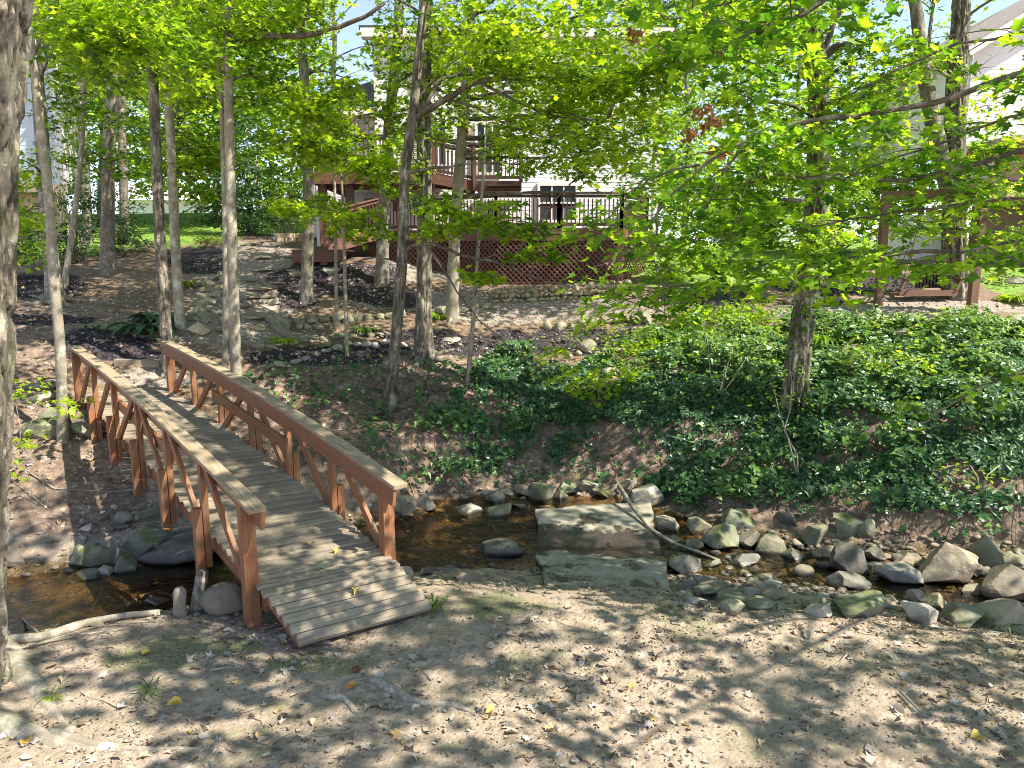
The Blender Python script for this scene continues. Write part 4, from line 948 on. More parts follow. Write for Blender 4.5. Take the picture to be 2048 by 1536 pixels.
T20.blob(1800, 130, 16, 90, 70, 5, .55, .45); T20.blob(1780, 260, 16.5, 90, 60, 9, .5, .5); T20.blob(1960, 140, 16, 80, 40, 3, .5, .45); T20.blob(1700, 420, 18, 80, 60, 7, .6, .5); T20.blob(1800, 440, 17.5, 70, 50, 6, .55, .5)
# ivy that climbs the right trunk
for (v0, v1, n) in ((560, 660, 120), (400, 560, 90), (660, 800, 60)):
    vs = T19.rg.uniform(v0, v1, n); P = []
    for vv_ in vs:
        c = T19.on(at(1600, vv_, T19.Y)[2]); a = T19.rg.uniform(2.6, 6.6); P.append(c + np.array([math.cos(a), math.sin(a), 0]) * (T19.r0 * 1.05))
    P = np.array(P); N = P - np.array([T19.on(p[2]) for p in P]); N[:, 2] = .5 * T19.r0
    leaves(T19.crown, P, N, T19.rg.uniform(.05, .09, n), T19.rg.uniform(0, .35, n), HI, rg=T19.rg)
# crowns above the frame
for T, z0, rx, n in ((T2, 5, 2.2, 40), (T3, 6, 3.2, 60), (T4, 5, 3.2, 70), (T5, 6, 3.2, 70), (T6, 5, 3.2, 70), (T7, 7, 2.6, 50), (T8, 7, 2.6, 50), (T9, 6, 1.8, 24), (T10, 7, 3.0, 60), (T11, 6, 3.2, 70), (T14, 7, 3.2, 70), (T15, 6, 3.2, 60), (T16, 7, 3.8, 90), (T17, 7, 3.4, 80), (T19, 6.5, 4.6, 120), (T20, 6, 4.0, 110)):
    T.upper(z0, rx, int(n * 1.15), 34, .145, .75, .55)
for T in (T1, T2, T3, T3b, T4, T5, T6, T7, T8, T9, T10, T11, T12, T13, T14, T15, T16, T17, T18, T19, T20): T.done()

# the maple standing out of sight on the right whose boughs hang into view
s = Tree.__new__(Tree); s.rg = np.random.default_rng(40); s.seed = 40
bx, by = 8.2, 5.8; p0 = np.array([bx, by, hz1(bx, by)]); s.Y = by; s.b = p0; s.mat = M_lfd; s.ls = .098; s.tpl = HN; s.bark = M_bk1; s.r0 = .24
s.root = empty('maple_tree', p0, 'near maple beyond the right edge whose long leafy boughs hang in across the view', 'tree')
zz = np.linspace(-.3, 15, 40); s.q = np.stack([bx + .15 * np.sin(zz * .5), by + .1 * np.cos(zz * .4), p0[2] + zz], 1); s.ss = zz; s.rad = .24 * (1 - zz / 17) * (1 + .5 * np.exp(-zz * 2))
s.trunk = MB(); s.trunk.tube(s.q, s.rad, 18, .5, .08, 40, True, 9); s.crown = MB(); s.limbs = MB(); s.nl = 0; s.lp = [s.q]; TM = s
def bough(pix, Y, r0, r1=.008, root=True):
    Y = np.linspace(Y[0], Y[1], len(pix)) if np.ndim(Y) else [Y] * len(pix)
    P = [at(u, v, yy) for (u, v), yy in zip(pix, Y)]
    if root: P = [TM.on(P[0][2] + .3)] + P
    return TM.limb(P, r0, r1, 7, None, True)
def along(q, n, tone, rad=.33, per=25, drop=.06, side=.32, size=None, f0=.15, tilt=None):
    L = np.concatenate([[0], np.cumsum(np.linalg.norm(np.diff(q, axis=0), axis=1))])
    for i in range(n):
        t = L[-1] * TM.rg.uniform(f0, 1.02); c = np.array([np.interp(t, L, q[:, k_]) for k_ in range(3)])
        e = c + np.array([TM.rg.normal(-.1, side), TM.rg.normal(0, side), TM.rg.normal(-drop, .07)])
        TM.limbs.tube(np.array([c, (c + e) / 2 + [0, 0, .02], e]), [.007, .005, .003], 4, .5, caps=False)
        TM.spray(e, rad * TM.rg.uniform(.6, 1.2), max(4, int(per * TM.rg.uniform(.6, 1.3))), np.clip(tone + TM.rg.normal(0, .13), 0, 1), tilt, size, .35, .5, twig=False)
q = bough([(2100, 130), (2048, 146), (2010, 156), (1943, 182), (1857, 209), (1717, 230), (1580, 246), (1498, 270), (1400, 330), (1320, 410), (1260, 500), (1225, 590)], (6.6, 7.4), .05); along(q, 34, .55)
for (pix, n) in (([(1498, 270), (1440, 360), (1400, 440), (1370, 520)], 14), ([(1580, 246), (1520, 330), (1470, 420), (1450, 520)], 13), ([(1400, 330), (1300, 350), (1240, 400), (1200, 470)], 13), ([(1717, 230), (1650, 270), (1560, 300)], 7), ([(1320, 410), (1300, 500), (1330, 590)], 12)):
    q = bough(pix, 7.3, .014, .004, False); along(q, n, .5, .3, 15, .12, .22, f0=0)
q = bough([(2100, 290), (2048, 299), (1990, 320), (1873, 348), (1787, 365), (1748, 369), (1639, 355), (1553, 350), (1435, 340)], (6.8, 7.6), .05); along(q, 24, .6)
q = bough([(2100, 470), (2048, 480), (1971, 496), (1888, 508), (1795, 531), (1717, 543), (1658, 555)], (6.8, 7.4), .035); along(q, 20, .62, f0=.2)
q = bough([(1888, 504), (1834, 500), (1736, 512), (1639, 527), (1540, 527), (1443, 525)], (6.95, 7.5), .022, .005, False); along(q, 20, .68, f0=0)
q = bough([(1540, 527), (1440, 560), (1340, 580), (1250, 600)], (7.4, 7.6), .012, .004, False); along(q, 16, .62, f0=0)
q = bough([(2100, 385), (2048, 395), (1912, 408), (1814, 422), (1678, 441), (1580, 460)], (7.2, 7.6), .025); along(q, 20, .5)
q = bough([(2120, 720), (2048, 735), (1960, 765), (1890, 810), (1850, 845)], (6.2, 6.6), .018); along(q, 9, .55, .26, 13, .05, .16, f0=.3)
q = bough([(2120, 40), (2048, 60), (1900, 90), (1790, 130), (1700, 190)], (6.6, 7.2), .025); along(q, 10, .62)
q = bough([(1750, -120), (1690, -20), (1600, 30), (1500, 70), (1420, 110), (1370, 150)], (5.0, 5.4), .02, .005, False); along(q, 22, .38, .3, 15)
q = bough([(1690, -20), (1560, -10), (1430, 10), (1330, 40)], (5.0, 5.3), .015, .005, False); along(q, 14, .42, .28, 14)
q = bough([(2100, 210), (2048, 225), (1940, 262), (1840, 300), (1760, 330), (1680, 360)], (7.2, 7.8), .03); along(q, 16, .5)
dm = MB()
P, N, a = [], [], []
for (u, v) in ((1400, 225), (1430, 235), (1415, 245), (1385, 265), (1445, 300), (1270, 70)):
    p, nn, _ = spray_pts(at(u, v, 7.2), .09, 16, TM.rg, .3); P.append(p); N.append(nn)
P = np.concatenate(P); leaves(dm, P, np.concatenate(N) * [1.5, 1.5, .6], TM.rg.uniform(.05, .09, len(P)), TM.rg.random(len(P)), HM, .5, TM.rg)
dm.build('dead_leaves', M_lfb, TM.root)['kind'] = 'stuff'
TM.upper(5.0, 6.3, 250, 46, .17, .6, .55, keepk=0, off=(-1.6, -.6), limbk=12)
TM.upper(6.0, 5.0, 70, 46, .16, .55, .55, keepk=0, off=(1.6, -2.6), nolimb=True)  # extra out-of-view sprays, added to cast more shade on the right foreground
TM.done()
# ================================================================== buildings
M_white = m_plain('white_siding', (.70, .67, .65), .75, .04, .6)
M_blue = m_plain('pale_blue_grey_siding', (.50, .55, .58), .75, .05, .6)
M_cream = m_plain('cream_trim', (.72, .66, .58), .7, .05, 1)
M_tan = m_plain('tan_wall', (.42, .32, .20), .85, .15, 1.5)
M_roof = m_plain('grey_shingle', (.10, .10, .115), .9, .3, 5, .6)
M_roofb = m_plain('brown_shingle', (.30, .25, .22), .9, .25, 5, .6)
M_glass = m_plain('window_glass', (.05, .06, .075), .12, .3, .8)
M_shut = m_plain('shutter_paint', (.55, .53, .50), .7, .06)
M_deck = m_wood('dark_red_deck_wood', (.17, .075, .052), (.085, .036, .026), .65)
M_deckd = m_wood('dark_brown_rail_wood', (.095, .042, .032), (.05, .024, .02), .6)
M_lat = m_wood('lattice_wood', (.17, .068, .048), (.09, .036, .026), .75)
M_brown = m_wood('brown_swing_wood', (.20, .105, .06), (.11, .055, .032), .7)
M_black = m_plain('black_metal', (.02, .02, .02), .45, .2)
X_, Y_, Z_ = np.eye(3)
def abox(m, x0, x1, y0, y1, z0, z1, tint=None): m.box([(x0 + x1) / 2, (y0 + y1) / 2, (z0 + z1) / 2], [X_, Y_, Z_], (abs(x1 - x0) / 2, abs(y1 - y0) / 2, abs(z1 - z0) / 2), tint)
def siding(m, p0, p1, z0, z1, out, lap=.16):
    """lapped boards between plan points p0 and p1; out = outward normal"""
    p0, p1, out = np.array([*p0, 0.]), np.array([*p1, 0.]), np.array([*out, 0.])
    z = z0
    while z < z1 - .01:
        b = min(z + lap, z1)
        v = [p0 + out * .014 + Z_ * z, p1 + out * .014 + Z_ * z, p1 + out * .006 + Z_ * b, p0 + out * .006 + Z_ * b, p0 + Z_ * z, p1 + Z_ * z]
        m.add(np.array(v), [np.array([(0, 1, 2, 3), (4, 5, 1, 0)])], None, .5); z = b
def window(root, u0, u1, v0, v1, Y, mull=1, yoff=.05):
    a, b = at(u0, v0, Y), at(u1, v1, Y); x0, x1, z1, z0 = a[0], b[0], a[2], b[2]; y = Y - yoff
    f = MB(); t = .09
    abox(f, x0 - t, x1 + t, y - .05, y + .02, z1, z1 + t * 1.4); abox(f, x0 - t, x1 + t, y - .05, y + .02, z0 - t, z0); abox(f, x0 - t, x0, y - .05, y + .02, z0, z1); abox(f, x1, x1 + t, y - .05, y + .02, z0, z1)
    abox(f, x0, x1, y - .03, y + .01, (z0 + z1) / 2 - .03, (z0 + z1) / 2 + .03)
    for i in range(mull): x = x0 + (x1 - x0) * (i + 1) / (mull + 1); abox(f, x - .025, x + .025, y - .028, y + .012, z0, (z0 + z1) / 2 - .03); abox(f, x - .025, x + .025, y - .028, y + .012, (z0 + z1) / 2 + .03, z1)
    o = f.build('window', M_cream, root); g_ = MB(); abox(g_, x0, x1, y + .022, y + .035, z0, z1); g_.build('pane', M_glass, o)
def shutter(root, u0, u1, v0, v1, Y):
    a, b = at(u0, v0, Y), at(u1, v1, Y); y = Y - .06; m = MB(); x0, x1, z1, z0 = a[0], b[0], a[2], b[2]
    abox(m, x0, x0 + .05, y - .03, y + .02, z0, z1); abox(m, x1 - .05, x1, y - .03, y + .02, z0, z1); abox(m, x0 + .05, x1 - .05, y - .029, y + .02, z1 - .06, z1); abox(m, x0 + .05, x1 - .05, y - .029, y + .02, z0, z0 + .06)
    z = z0 + .09
    while z < z1 - .08: m.box([(x0 + x1) / 2, y, z], [X_, np.array([0, .8, .6]), np.array([0, -.6, .8])], ((x1 - x0) / 2 - .05, .028, .006), .3); z += .065
    m.build('shutter', M_shut, root)
def gable_roof(m, x0, x1, y0, y1, ze, zr, along='x', ov=.4, th=.14):
    if along == 'x':
        ym = (y0 + y1) / 2; k_ = (zr - ze) / (ym - y0)
        for sg, ya in ((1, y0), (-1, y1)):
            e = np.array([0, sg * (ym - y0), zr - ze]); e = e / np.linalg.norm(e); L = math.hypot(ym - y0, zr - ze) + ov
            c = np.array([(x0 + x1) / 2, ym, zr]) - e * L / 2 + np.cross(X_, e) * (th / 2 * sg)
            m.box(c, [X_, e, np.cross(X_, e)], ((x1 - x0) / 2 + ov, L / 2, th / 2), .5)
    else:
        xm = (x0 + x1) / 2
        for sg, xa in ((1, x0), (-1, x1)):
            e = np.array([sg * (xm - x0), 0, zr - ze]); e = e / np.linalg.norm(e); L = math.hypot(xm - x0, zr - ze) + ov
            c = np.array([xm, (y0 + y1) / 2, zr]) - e * L / 2 + np.cross(e, Y_) * (-th / 2 * sg) * -1
            m.box(c, [e, Y_, np.cross(e, Y_)], (L / 2, (y1 - y0) / 2 + ov, th / 2), .5)
# main house behind the deck
YH = 26.0
xl, xm_, xr = at(612, 300, YH)[0], at(753, 300, YH)[0], at(1318, 300, YH)[0]
ze1, ze2, zb = at(700, 214, YH)[2], at(900, 62, YH)[2], 3.2
hs = empty('house', ((xl + xr) / 2, YH + 4, 3.4), 'large white sided two storey house behind the dark red deck', 'house')
m = MB(); siding(m, (xm_, YH), (xr, YH), zb, ze2, (0, -1)); siding(m, (xl, YH + .5), (xm_, YH + .5), zb, ze1, (0, -1))
siding(m, (xr, YH), (xr, YH + 9), zb, ze2, (1, 0)); siding(m, (xm_, YH + 9), (xm_, YH), zb, ze2, (-1, 0)); siding(m, (xl, YH + 9), (xl, YH + .5), zb, ze1, (-1, 0)); siding(m, (xr, YH + 9), (xl, YH + 9), zb, ze1, (0, 1))
m.build('wall', M_white, hs)
m = MB(); abox(m, xl + .1, xr - .05, YH - .09, YH - .03, zb - .3, at(1100, 470, 24)[2]); m.build('under_deck_shade', m_plain('under_deck_shade_tone', (.05, .045, .04), .9, .2), hs)  # dark sheet over the siding; its colour stands in for the shade under the deck
m = MB(); gable_roof(m, xm_, xr, YH, YH + 9, ze2, ze2 + .9); m.build('roof', M_roof, hs)
m = MB(); kk = 2.2
v = [(xl - .4, YH + .1, ze1), (xm_, YH + .1, ze1), (xm_, YH + 4.5, ze1 + kk), (xl + 2.4, YH + 4.5, ze1 + kk), (xl - .4, YH + 9, ze1), (xm_, YH + 9, ze1)]
m.add(np.array(v) + [0, 0, .02], [np.array([(0, 1, 2, 3), (3, 2, 5, 4)]), np.array([(0, 3, 4)])], None, .5); m.build('roof', M_roof, hs)
m = MB(); abox(m, xl - .4, xm_ - .04, YH + .02, YH + .30, ze1 - .26, ze1 - .003); abox(m, xm_ - .35, xr + .4, YH - .42, YH - .28, ze2 - .3, ze2 - .02); abox(m, xm_ - .35, xr + .4, YH - .277, YH - .04, ze2 - .30, ze2 - .26); m.build('fascia', M_cream, hs)
m = MB(); abox(m, xm_ - .02, xm_ + .14, YH - .05, YH - .001, zb, ze2 - .31); abox(m, xr - .14, xr + .02, YH - .05, YH - .001, zb, ze2 - .31); abox(m, xm_ + .141, xr - .141, YH - .045, YH - .03, at(900, 212, YH)[2] - .1, at(900, 212, YH)[2] + .1); m.build('corner_trim', M_cream, hs)
window(hs, 862, 892, 236, 330, YH); shutter(hs, 876 - 58, 876 - 20, 236, 330, YH); window(hs, 955, 1000, 250, 345, YH, 2); window(hs, 672, 706, 238, 300, YH + .5); shutter(hs, 712, 738, 238, 300, YH + .5)
window(hs, 830, 880, 96, 170, YH); window(hs, 1010, 1060, 100, 175, YH); window(hs, 1180, 1230, 100, 175, YH); window(hs, 1080, 1150, 372, 440, YH, 2)
m = MB(); p = at(936, 262, YH); m.box(p + [0, -.1, 0], [X_, Y_, Z_], (.06, .06, .12)); m.build('wall_lamp', m_plain('lamp_amber', (.6, .4, .15), .4), hs)
# white downpipe and foundation corner left of the deck
m = MB(); p = at(634, 440, 23.2); abox(m, p[0] - .14, p[0] + .16, 23.6, 23.7, 3.6, 6.1); m.build('corner_post', M_white, hs)
# right neighbour
YR = 24.5
nb = empty('house', (13.2, YR + 4, 3.6), 'white sided neighbour house with a gable at the right edge of the picture', 'house')
x0, x1 = at(1938, 200, YR)[0], at(1938, 200, YR)[0] + 9
z_e, z_s = at(1938, 92, YR)[2], at(1938, 292, YR)[2]
zr = z_e + 4.5 * .62
m = MB(); siding(m, (x0, YR), (x1, YR), z_s, z_e, (0, -1)); z = z_e
while z < zr - .1:
    f = (z - z_e) / (zr - z_e) * 4.5; siding(m, (x0 + f, YR), (x1 - f, YR), z, z + .16, (0, -1)); z += .16
siding(m, (x0, YR + 8), (x0, YR), z_s, z_e, (-1, 0)); m.build('wall', M_white, nb)
m = MB(); gable_roof(m, x0, x1, YR, YR + 8, z_e, zr, 'y', .5, .2); m.build('roof', M_roofb, nb)
m = MB(); e = np.array([4.5, 0, zr - z_e]); e /= np.linalg.norm(e); nn = np.array([-e[2], 0, e[0]]); c = np.array([x0, YR - .56, z_e]); L = math.hypot(4.5, zr - z_e)
m.box(c + e * (L / 2 - .3) - nn * .02, [e, Y_, nn], (L / 2 + .3, .03, .13), .5); m.build('rake_board', M_cream, nb)
zd = at(1990, 392, YR)[2]; zw = at(1990, 525, YR)[2]
m = MB(); abox(m, x0 + .1, x1, YR + .05, YR + .2, zd, z_s - .005); abox(m, x0 + .08, x1, YR - 2.2, YR + .045, z_s - .2, z_s - .02); m.build('porch', M_tan, nb)
window(nb, 1950, 1978, 308, 352, YR + .1)
m = MB(); abox(m, x0 + .4, x1, YR - .6, YR - .1, zw - 1.2, zd - .32); m.build('lower_wall', m_plain('brown_lower_wall', (.13, .09, .06), .85, .2), nb)
m = MB(); abox(m, x0 + .1, x1, YR - 2.2, YR + .04, zd - .3, zd - .06); m.build('balcony_floor', M_tan, nb)
for xx in (x0 + .75, x0 + 3.2): m = MB(); abox(m, xx, xx + .16, YR - 2.1, YR - 1.94, zd - .05, z_s - .29); m.build('porch_post', M_brown, nb)
m = MB(); zt = at(1990, 358, YR - 2.1)[2]; abox(m, x0 + .1, x1, YR - 2.2, YR - 2.1, zt - .05, zt + .03); abox(m, x0 + .1, x1, YR - 2.18, YR - 2.12, zd + .02, zd + .08)
xx = x0 + .15
while xx < x1: abox(m, xx, xx + .035, YR - 2.17, YR - 2.13, zd + .081, zt - .051); xx += .14
m.build('balcony_railing', M_deckd, nb)
m = MB(); a, b = at(1812, 430, 26), at(1882, 512, 26); abox(m, a[0], a[0] + .9, 26, 26.1, b[2] - .6, a[2], .5); abox(m, a[0] - .9, a[0] - .01, 26.02, 26.12, b[2] - .6, a[2] - .3, .5); m.build('garage_wall', M_cream, nb)
m = MB(); abox(m, a[0] + .92, a[0] + 2.2, 26.03, 26.12, b[2] - .6, a[2], .5); m.build('garage_door', M_white, nb)
# far house between the trees
Yf = 50; a, b = at(1478, 396, Yf), at(1612, 470, Yf)
fh = empty('house', ((a[0] + b[0]) / 2, Yf + 3, 4.6), 'small distant white house with a grey roof seen between trees right of the deck', 'house')
m = MB(); siding(m, (a[0], Yf), (b[0], Yf), 3.5, a[2], (0, -1), .3); siding(m, (a[0], Yf + 6), (a[0], Yf), 3.5, a[2], (-1, 0), .3); m.build('wall', M_white, fh)
m = MB(); gable_roof(m, a[0], b[0], Yf, Yf + 6, a[2], a[2] + 1.6); m.build('roof', m_plain('pale_grey_shingle', (.28, .27, .28), .9, .2), fh)
window(fh, 1505, 1525, 410, 440, Yf)
# left neighbour
YL = 27; x0, x1 = at(-120, 200, YL)[0], at(118, 200, YL)[0]; z1, z0 = at(60, 60, YL)[2], at(60, 372, YL)[2]
lh = empty('house', ((x0 + x1) / 2, YL + 3, 4.5), 'pale blue grey sided house with white corner boards at the left edge behind the trees', 'house')
m = MB(); siding(m, (x0, YL), (x1, YL), z0, z1, (0, -1)); m.build('wall', M_blue, lh); m = MB(); siding(m, (x1, YL), (x1 - 1.0, YL + 3.2), z0, z1, (.954, .298)); m.build('wall', M_white, lh)
m = MB(); abox(m, x1 - .22, x1 + .03, YL - .06, YL - .03, z0, z1); m.build('corner_trim', M_white, lh)
m = MB(); abox(m, x0, x1 + .5, YL - .9, YL + .1, z0 - .3, z0 - .02); abox(m, x0, x1 - .2, YL - .1, YL + .2, 3.2, z0 - .31); m.build('lower_wall', M_tan, lh)
m = MB(); gable_roof(m, x0, x1, YL, YL + 8, z1, z1 + 2); m.build('roof', M_roof, lh)
shutter(lh, 88, 104, 212, 350, YL)
# white far building on the left
Yg = 52; a, b = at(232, 372, Yg), at(420, 440, Yg)
fg = empty('garage', ((a[0] + b[0]) / 2, Yg + 3, 6.4), 'distant bright white low building beyond the lawn on the left', 'building')
m = MB(); siding(m, (a[0], Yg), (b[0], Yg), 4.5, a[2] - .9, (0, -1), .3); m.build('wall', M_white, fg)
m = MB(); v = np.array([(a[0] - .4, Yg - .4, a[2] - 1.0), (b[0] + .4, Yg - .4, a[2] - 1.0), (b[0] + .4, Yg + 3, a[2] + .5), (a[0] - .4, Yg + 3, a[2] + .5)]); m.add(v, np.array([(0, 1, 2, 3)])); m.build('roof', m_plain('pale_roof', (.7, .68, .66), .8, .05), fg)
m = MB(); abox(m, a[0], b[0], Yg - .08, Yg - .03, 4.6, 6.05 + .25); m.build('brick_base', m_plain('red_brick_base', (.30, .12, .08), .9), fg)

# ================================================================== the deck
dk_ = empty('wooden_deck', (at(960, 500, 21.5)[0], 22, 3.2), 'dark red two level wooden deck with lattice skirt, stairs and railings', 'deck')
PL = [np.array([at(735, 478, 22.2)[0], 22.2]), np.array([at(922, 478, 21.0)[0], 21.0]), np.array([at(992, 478, 20.3)[0], 20.3]), np.array([at(1242, 478, 20.3)[0], 20.3]), np.array([at(1292, 478, 21.6)[0], 21.6]), np.array([at(1292, 478, 21.6)[0], YH - .05])]
ZF = at(1100, 456, 20.3)[2]; ZS = at(1100, 479, 20.3)[2]
m = MB(); q = np.array([[*p, ZF] for p in PL] + [[PL[0][0], YH - .05, ZF]]); n = len(q)
m.add(np.concatenate([q, q - [0, 0, .04]]), [np.arange(n)[None], (np.arange(n) + n)[None, ::-1], np.array([(i, i + n, (i + 1) % n + n, (i + 1) % n) for i in range(n)])], None, .5); m.build('deck_floor', M_deck, dk_)
zfoot = [hz1(*p) - .05 for p in PL]; zfoot[4] = at(1288, 556, 21.6)[2]
def d3(p, z): return np.array([p[0], p[1], z])
def lattice(p, q, z0p, z0q, z1, name='lattice_panel', pitch=.155):
    p3, q3 = np.array(p), np.array(q); d = q3 - p3; L = np.linalg.norm(d); d /= L; nrm_ = np.array([d[1], -d[0]])
    m = MB(); hgt_ = z1 - min(z0p, z0q)
    for sg, off in ((1, 0), (-1, .012)):
        s_ = -hgt_
        while s_ < L + hgt_:
            # strip through (s_, bottom) at 45 degrees, clipped to the panel
            pts = []
            a0, b0 = s_, min(z0p, z0q)
            t0, t1 = 0., hgt_
            sa = a0 + sg * t0; sb = a0 + sg * t1
            if sg > 0: t0 = max(0, -a0); t1 = min(hgt_, L - a0)
            else: t0 = max(0, a0 - L); t1 = min(hgt_, a0)
            fl = lambda t: z0p + (z0q - z0p) * np.clip((a0 + sg * t) / L, 0, 1)
            while t0 < t1 and b0 + t0 < fl(t0): t0 += .04
            if t1 - t0 > .05:
                A = d3(p3 + d * (a0 + sg * t0) + nrm_ * off, b0 + t0); B = d3(p3 + d * (a0 + sg * t1) + nrm_ * off, b0 + t1)
                m.beam(A, B, .010, .042, up=np.cross(B - A, np.array([nrm_[0], nrm_[1], 0])), tint=rng.uniform(.3, .8))
            s_ += pitch
    bt = MB(); o = m.build(name, M_lat, dk_); return o
for i in range(4): lattice(PL[i], PL[i + 1], zfoot[i], zfoot[i + 1], ZS)
for i in range(4):
    p, q_ = PL[i], PL[i + 1]; m = MB(); d = (q_ - p) / np.linalg.norm(q_ - p); nr = np.array([d[1], -d[0]]); 
    m.beam(d3(p + nr * .03 - d * .02, (ZF + ZS) / 2 - .02), d3(q_ + nr * .03 + d * .02, (ZF + ZS) / 2 - .02), .045, ZF - ZS + .02, tint=.7); m.build('skirt_board', M_deck, dk_)
def railing(p, q, zp, zq, h=.98, posts=True, pitch=.115, mat=None, cap=.14):
    p, q = np.asarray(p, float), np.asarray(q, float); d = q - p; L = np.linalg.norm(d); m = MB()
    up = UP
    m.beam(d3(p, zp + h), d3(q, zq + h), cap, .04, tint=.6); m.beam(d3(p, zp + h - .08), d3(q, zq + h - .08), .04, .085, tint=.5); m.beam(d3(p, zp + .10), d3(q, zq + .10), .04, .085, tint=.5)
    o = m.build('railing', mat or M_deckd, dk_)
    n = int(L / pitch); m2 = MB()
    for i in range(1, n):
        f = i / n; c = p + d * f; z = zp + (zq - zp) * f
        m2.box(d3(c, z + h / 2 - .01), [Z_, X_, Y_], ((h - .28) / 2, .017, .017), rng.uniform(.3, .7))
    if n > 1: m2.build('baluster', mat or M_deckd, o)['kind'] = 'stuff'
    if posts:
        for c, z in ((p, zp), (q, zq)): m3 = MB(); m3.box(d3(c, z + h / 2), [Z_, X_, Y_], (h / 2 + .03, .046, .046), .6); m3.build('rail_post', M_deck, o)
hr = at(1100, 386, 20.3)[2] - ZF
for i in (0, 1): railing(PL[i], PL[i + 1], ZF, ZF, hr)
xm2 = (PL[2] + PL[3]) / 2; railing(PL[2], xm2, ZF, ZF, hr); railing(xm2, PL[3], ZF, ZF, hr); railing(PL[3], PL[4], ZF, ZF, hr); railing(PL[4], PL[5], ZF, ZF, hr)
# upper level
ZU = at(700, 345, 22.0)[2]; xa, xb = at(628, 345, 22)[0], at(862, 345, 22)[0]
m = MB(); abox(m, xa, xb, 22.0, YH + .4, ZU - .04, ZU); m.build('deck_floor', M_deck, dk_)
m = MB(); abox(m, xa, xb, 21.95, 21.997, ZU - .34, ZU - .003); abox(m, xa - .045, xa - .002, 21.95, YH, ZU - .34, ZU - .004); abox(m, xa, xb, 22.5, 22.6, ZU - .45, ZU - .045); m.build('beam', M_deck, dk_)
for u in (646, 700, 795, 858): m = MB(); c = at(u, 400, 22.3); zg = hz1(c[0], 22.3); abox(m, c[0] - .12, c[0] + .12, 22.2, 22.4, zg - .1, ZU - .35); m.build('support_post', M_deck, dk_)
hu = at(800, 270, 22)[2] - ZU
railing((xa + .05, 22.05), ((xa + xb) / 2, 22.05), ZU, ZU, hu); railing(((xa + xb) / 2, 22.05), (xb - .03, 22.05), ZU, ZU, hu); railing((xa + .05, 22.1), (xa + .05, YH), ZU, ZU, hu)
# flight from the upper level down to the right onto a landing
ZL = at(985, 366, 22.6)[2]; xc, xd = at(948, 366, 22.6)[0], at(1042, 366, 22.6)[0]
railing((xb + .02, 22.1), (xc, 22.1), ZU, ZL, hu); railing((xb + .02, 23.3), (xc, 23.3), ZU, ZL, hu)
for yy in (22.1, 23.3): m = MB(); m.beam((xb, yy, ZU - .16), (xc, yy, ZL - .16), .05, .28, tint=.8); m.build('stringer', M_deck, dk_)
for i in range(7): m = MB(); f = (i + .5) / 7; m.box([xb + (xc - xb) * f, 22.7, ZU + (ZL - ZU) * f - .03], [Y_, X_, Z_], (.56, (xc - xb) / 15, .02)); m.build('tread', M_deck, dk_)
m = MB(); abox(m, xc, xd, 22.0, YH - .1, ZL - .04, ZL); abox(m, xc, xd, 21.96, 21.997, ZL - .3, ZL - .003); m.build('deck_floor', M_deck, dk_)
railing((xc + .04, 22.05), (xd, 22.05), ZL, ZL, hu); railing((xd, 22.1), (xd, 24.5), ZL, ZL, hu)
for i in range(6): m = MB(); f = (i + .5) / 6; m.box([xd - .5, 22.0 - 1.0 * f, ZL + (ZF - ZL) * f - .03], [X_, Y_, Z_], (.5, .13, .02)); m.build('tread', M_deck, dk_)
# flight at the left from the landing step up to the lower level
pA, pB = at(652, 500, 20.6), at(760, 445, 21.9)
for dy in (0, .95):
    m = MB(); m.beam(pA + [0, dy, 0], [pB[0], pB[1] + dy, ZF - .1], .05, .27, tint=.8); m.build('stringer', M_deck, dk_)
    railing((pA[0], pA[1] + dy), (pB[0], pB[1] + dy), pA[2] + .1, ZF, .95, True, .11, M_lat)
for i in range(6):
    f = (i + .5) / 6; c = pA + (np.array([pB[0], pB[1], ZF]) - pA) * f; m = MB(); m.box(c + [0, .47, .06], [Y_, X_, Z_], (.46, .13, .02)); m.build('tread', M_deck, dk_)
# broad landing step on the ground
a, b = at(584, 502, 20.2), at(692, 524, 20.2)
m = MB(); abox(m, a[0], b[0], 20.2, 20.25, b[2], a[2], .6); abox(m, a[0], a[0] + .05, 20.252, 21.9, b[2], a[2], .5); m.build('step_skirt', M_deck, dk_)
m = MB()
for i in range(12): abox(m, a[0] - .02, b[0], 20.18 + i * .145, 20.18 + i * .145 + .135, a[2] + .002, a[2] + .04)
m.build('landing_step', M_deck, dk_)
for xx in (a[0] + .1, (a[0] + b[0]) / 2): m = MB(); abox(m, xx, xx + .2, 20.3, 20.5, b[2] - .3, b[2] - .002); m.build('support_post', M_deck, dk_)
# basement window under the stairs
m = MB(); p = at(727, 468, 24.5); abox(m, p[0] - .35, p[0] + .35, 24.4, 24.45, p[2] - .22, p[2] + .22); m.build('basement_window', M_shut, hs)
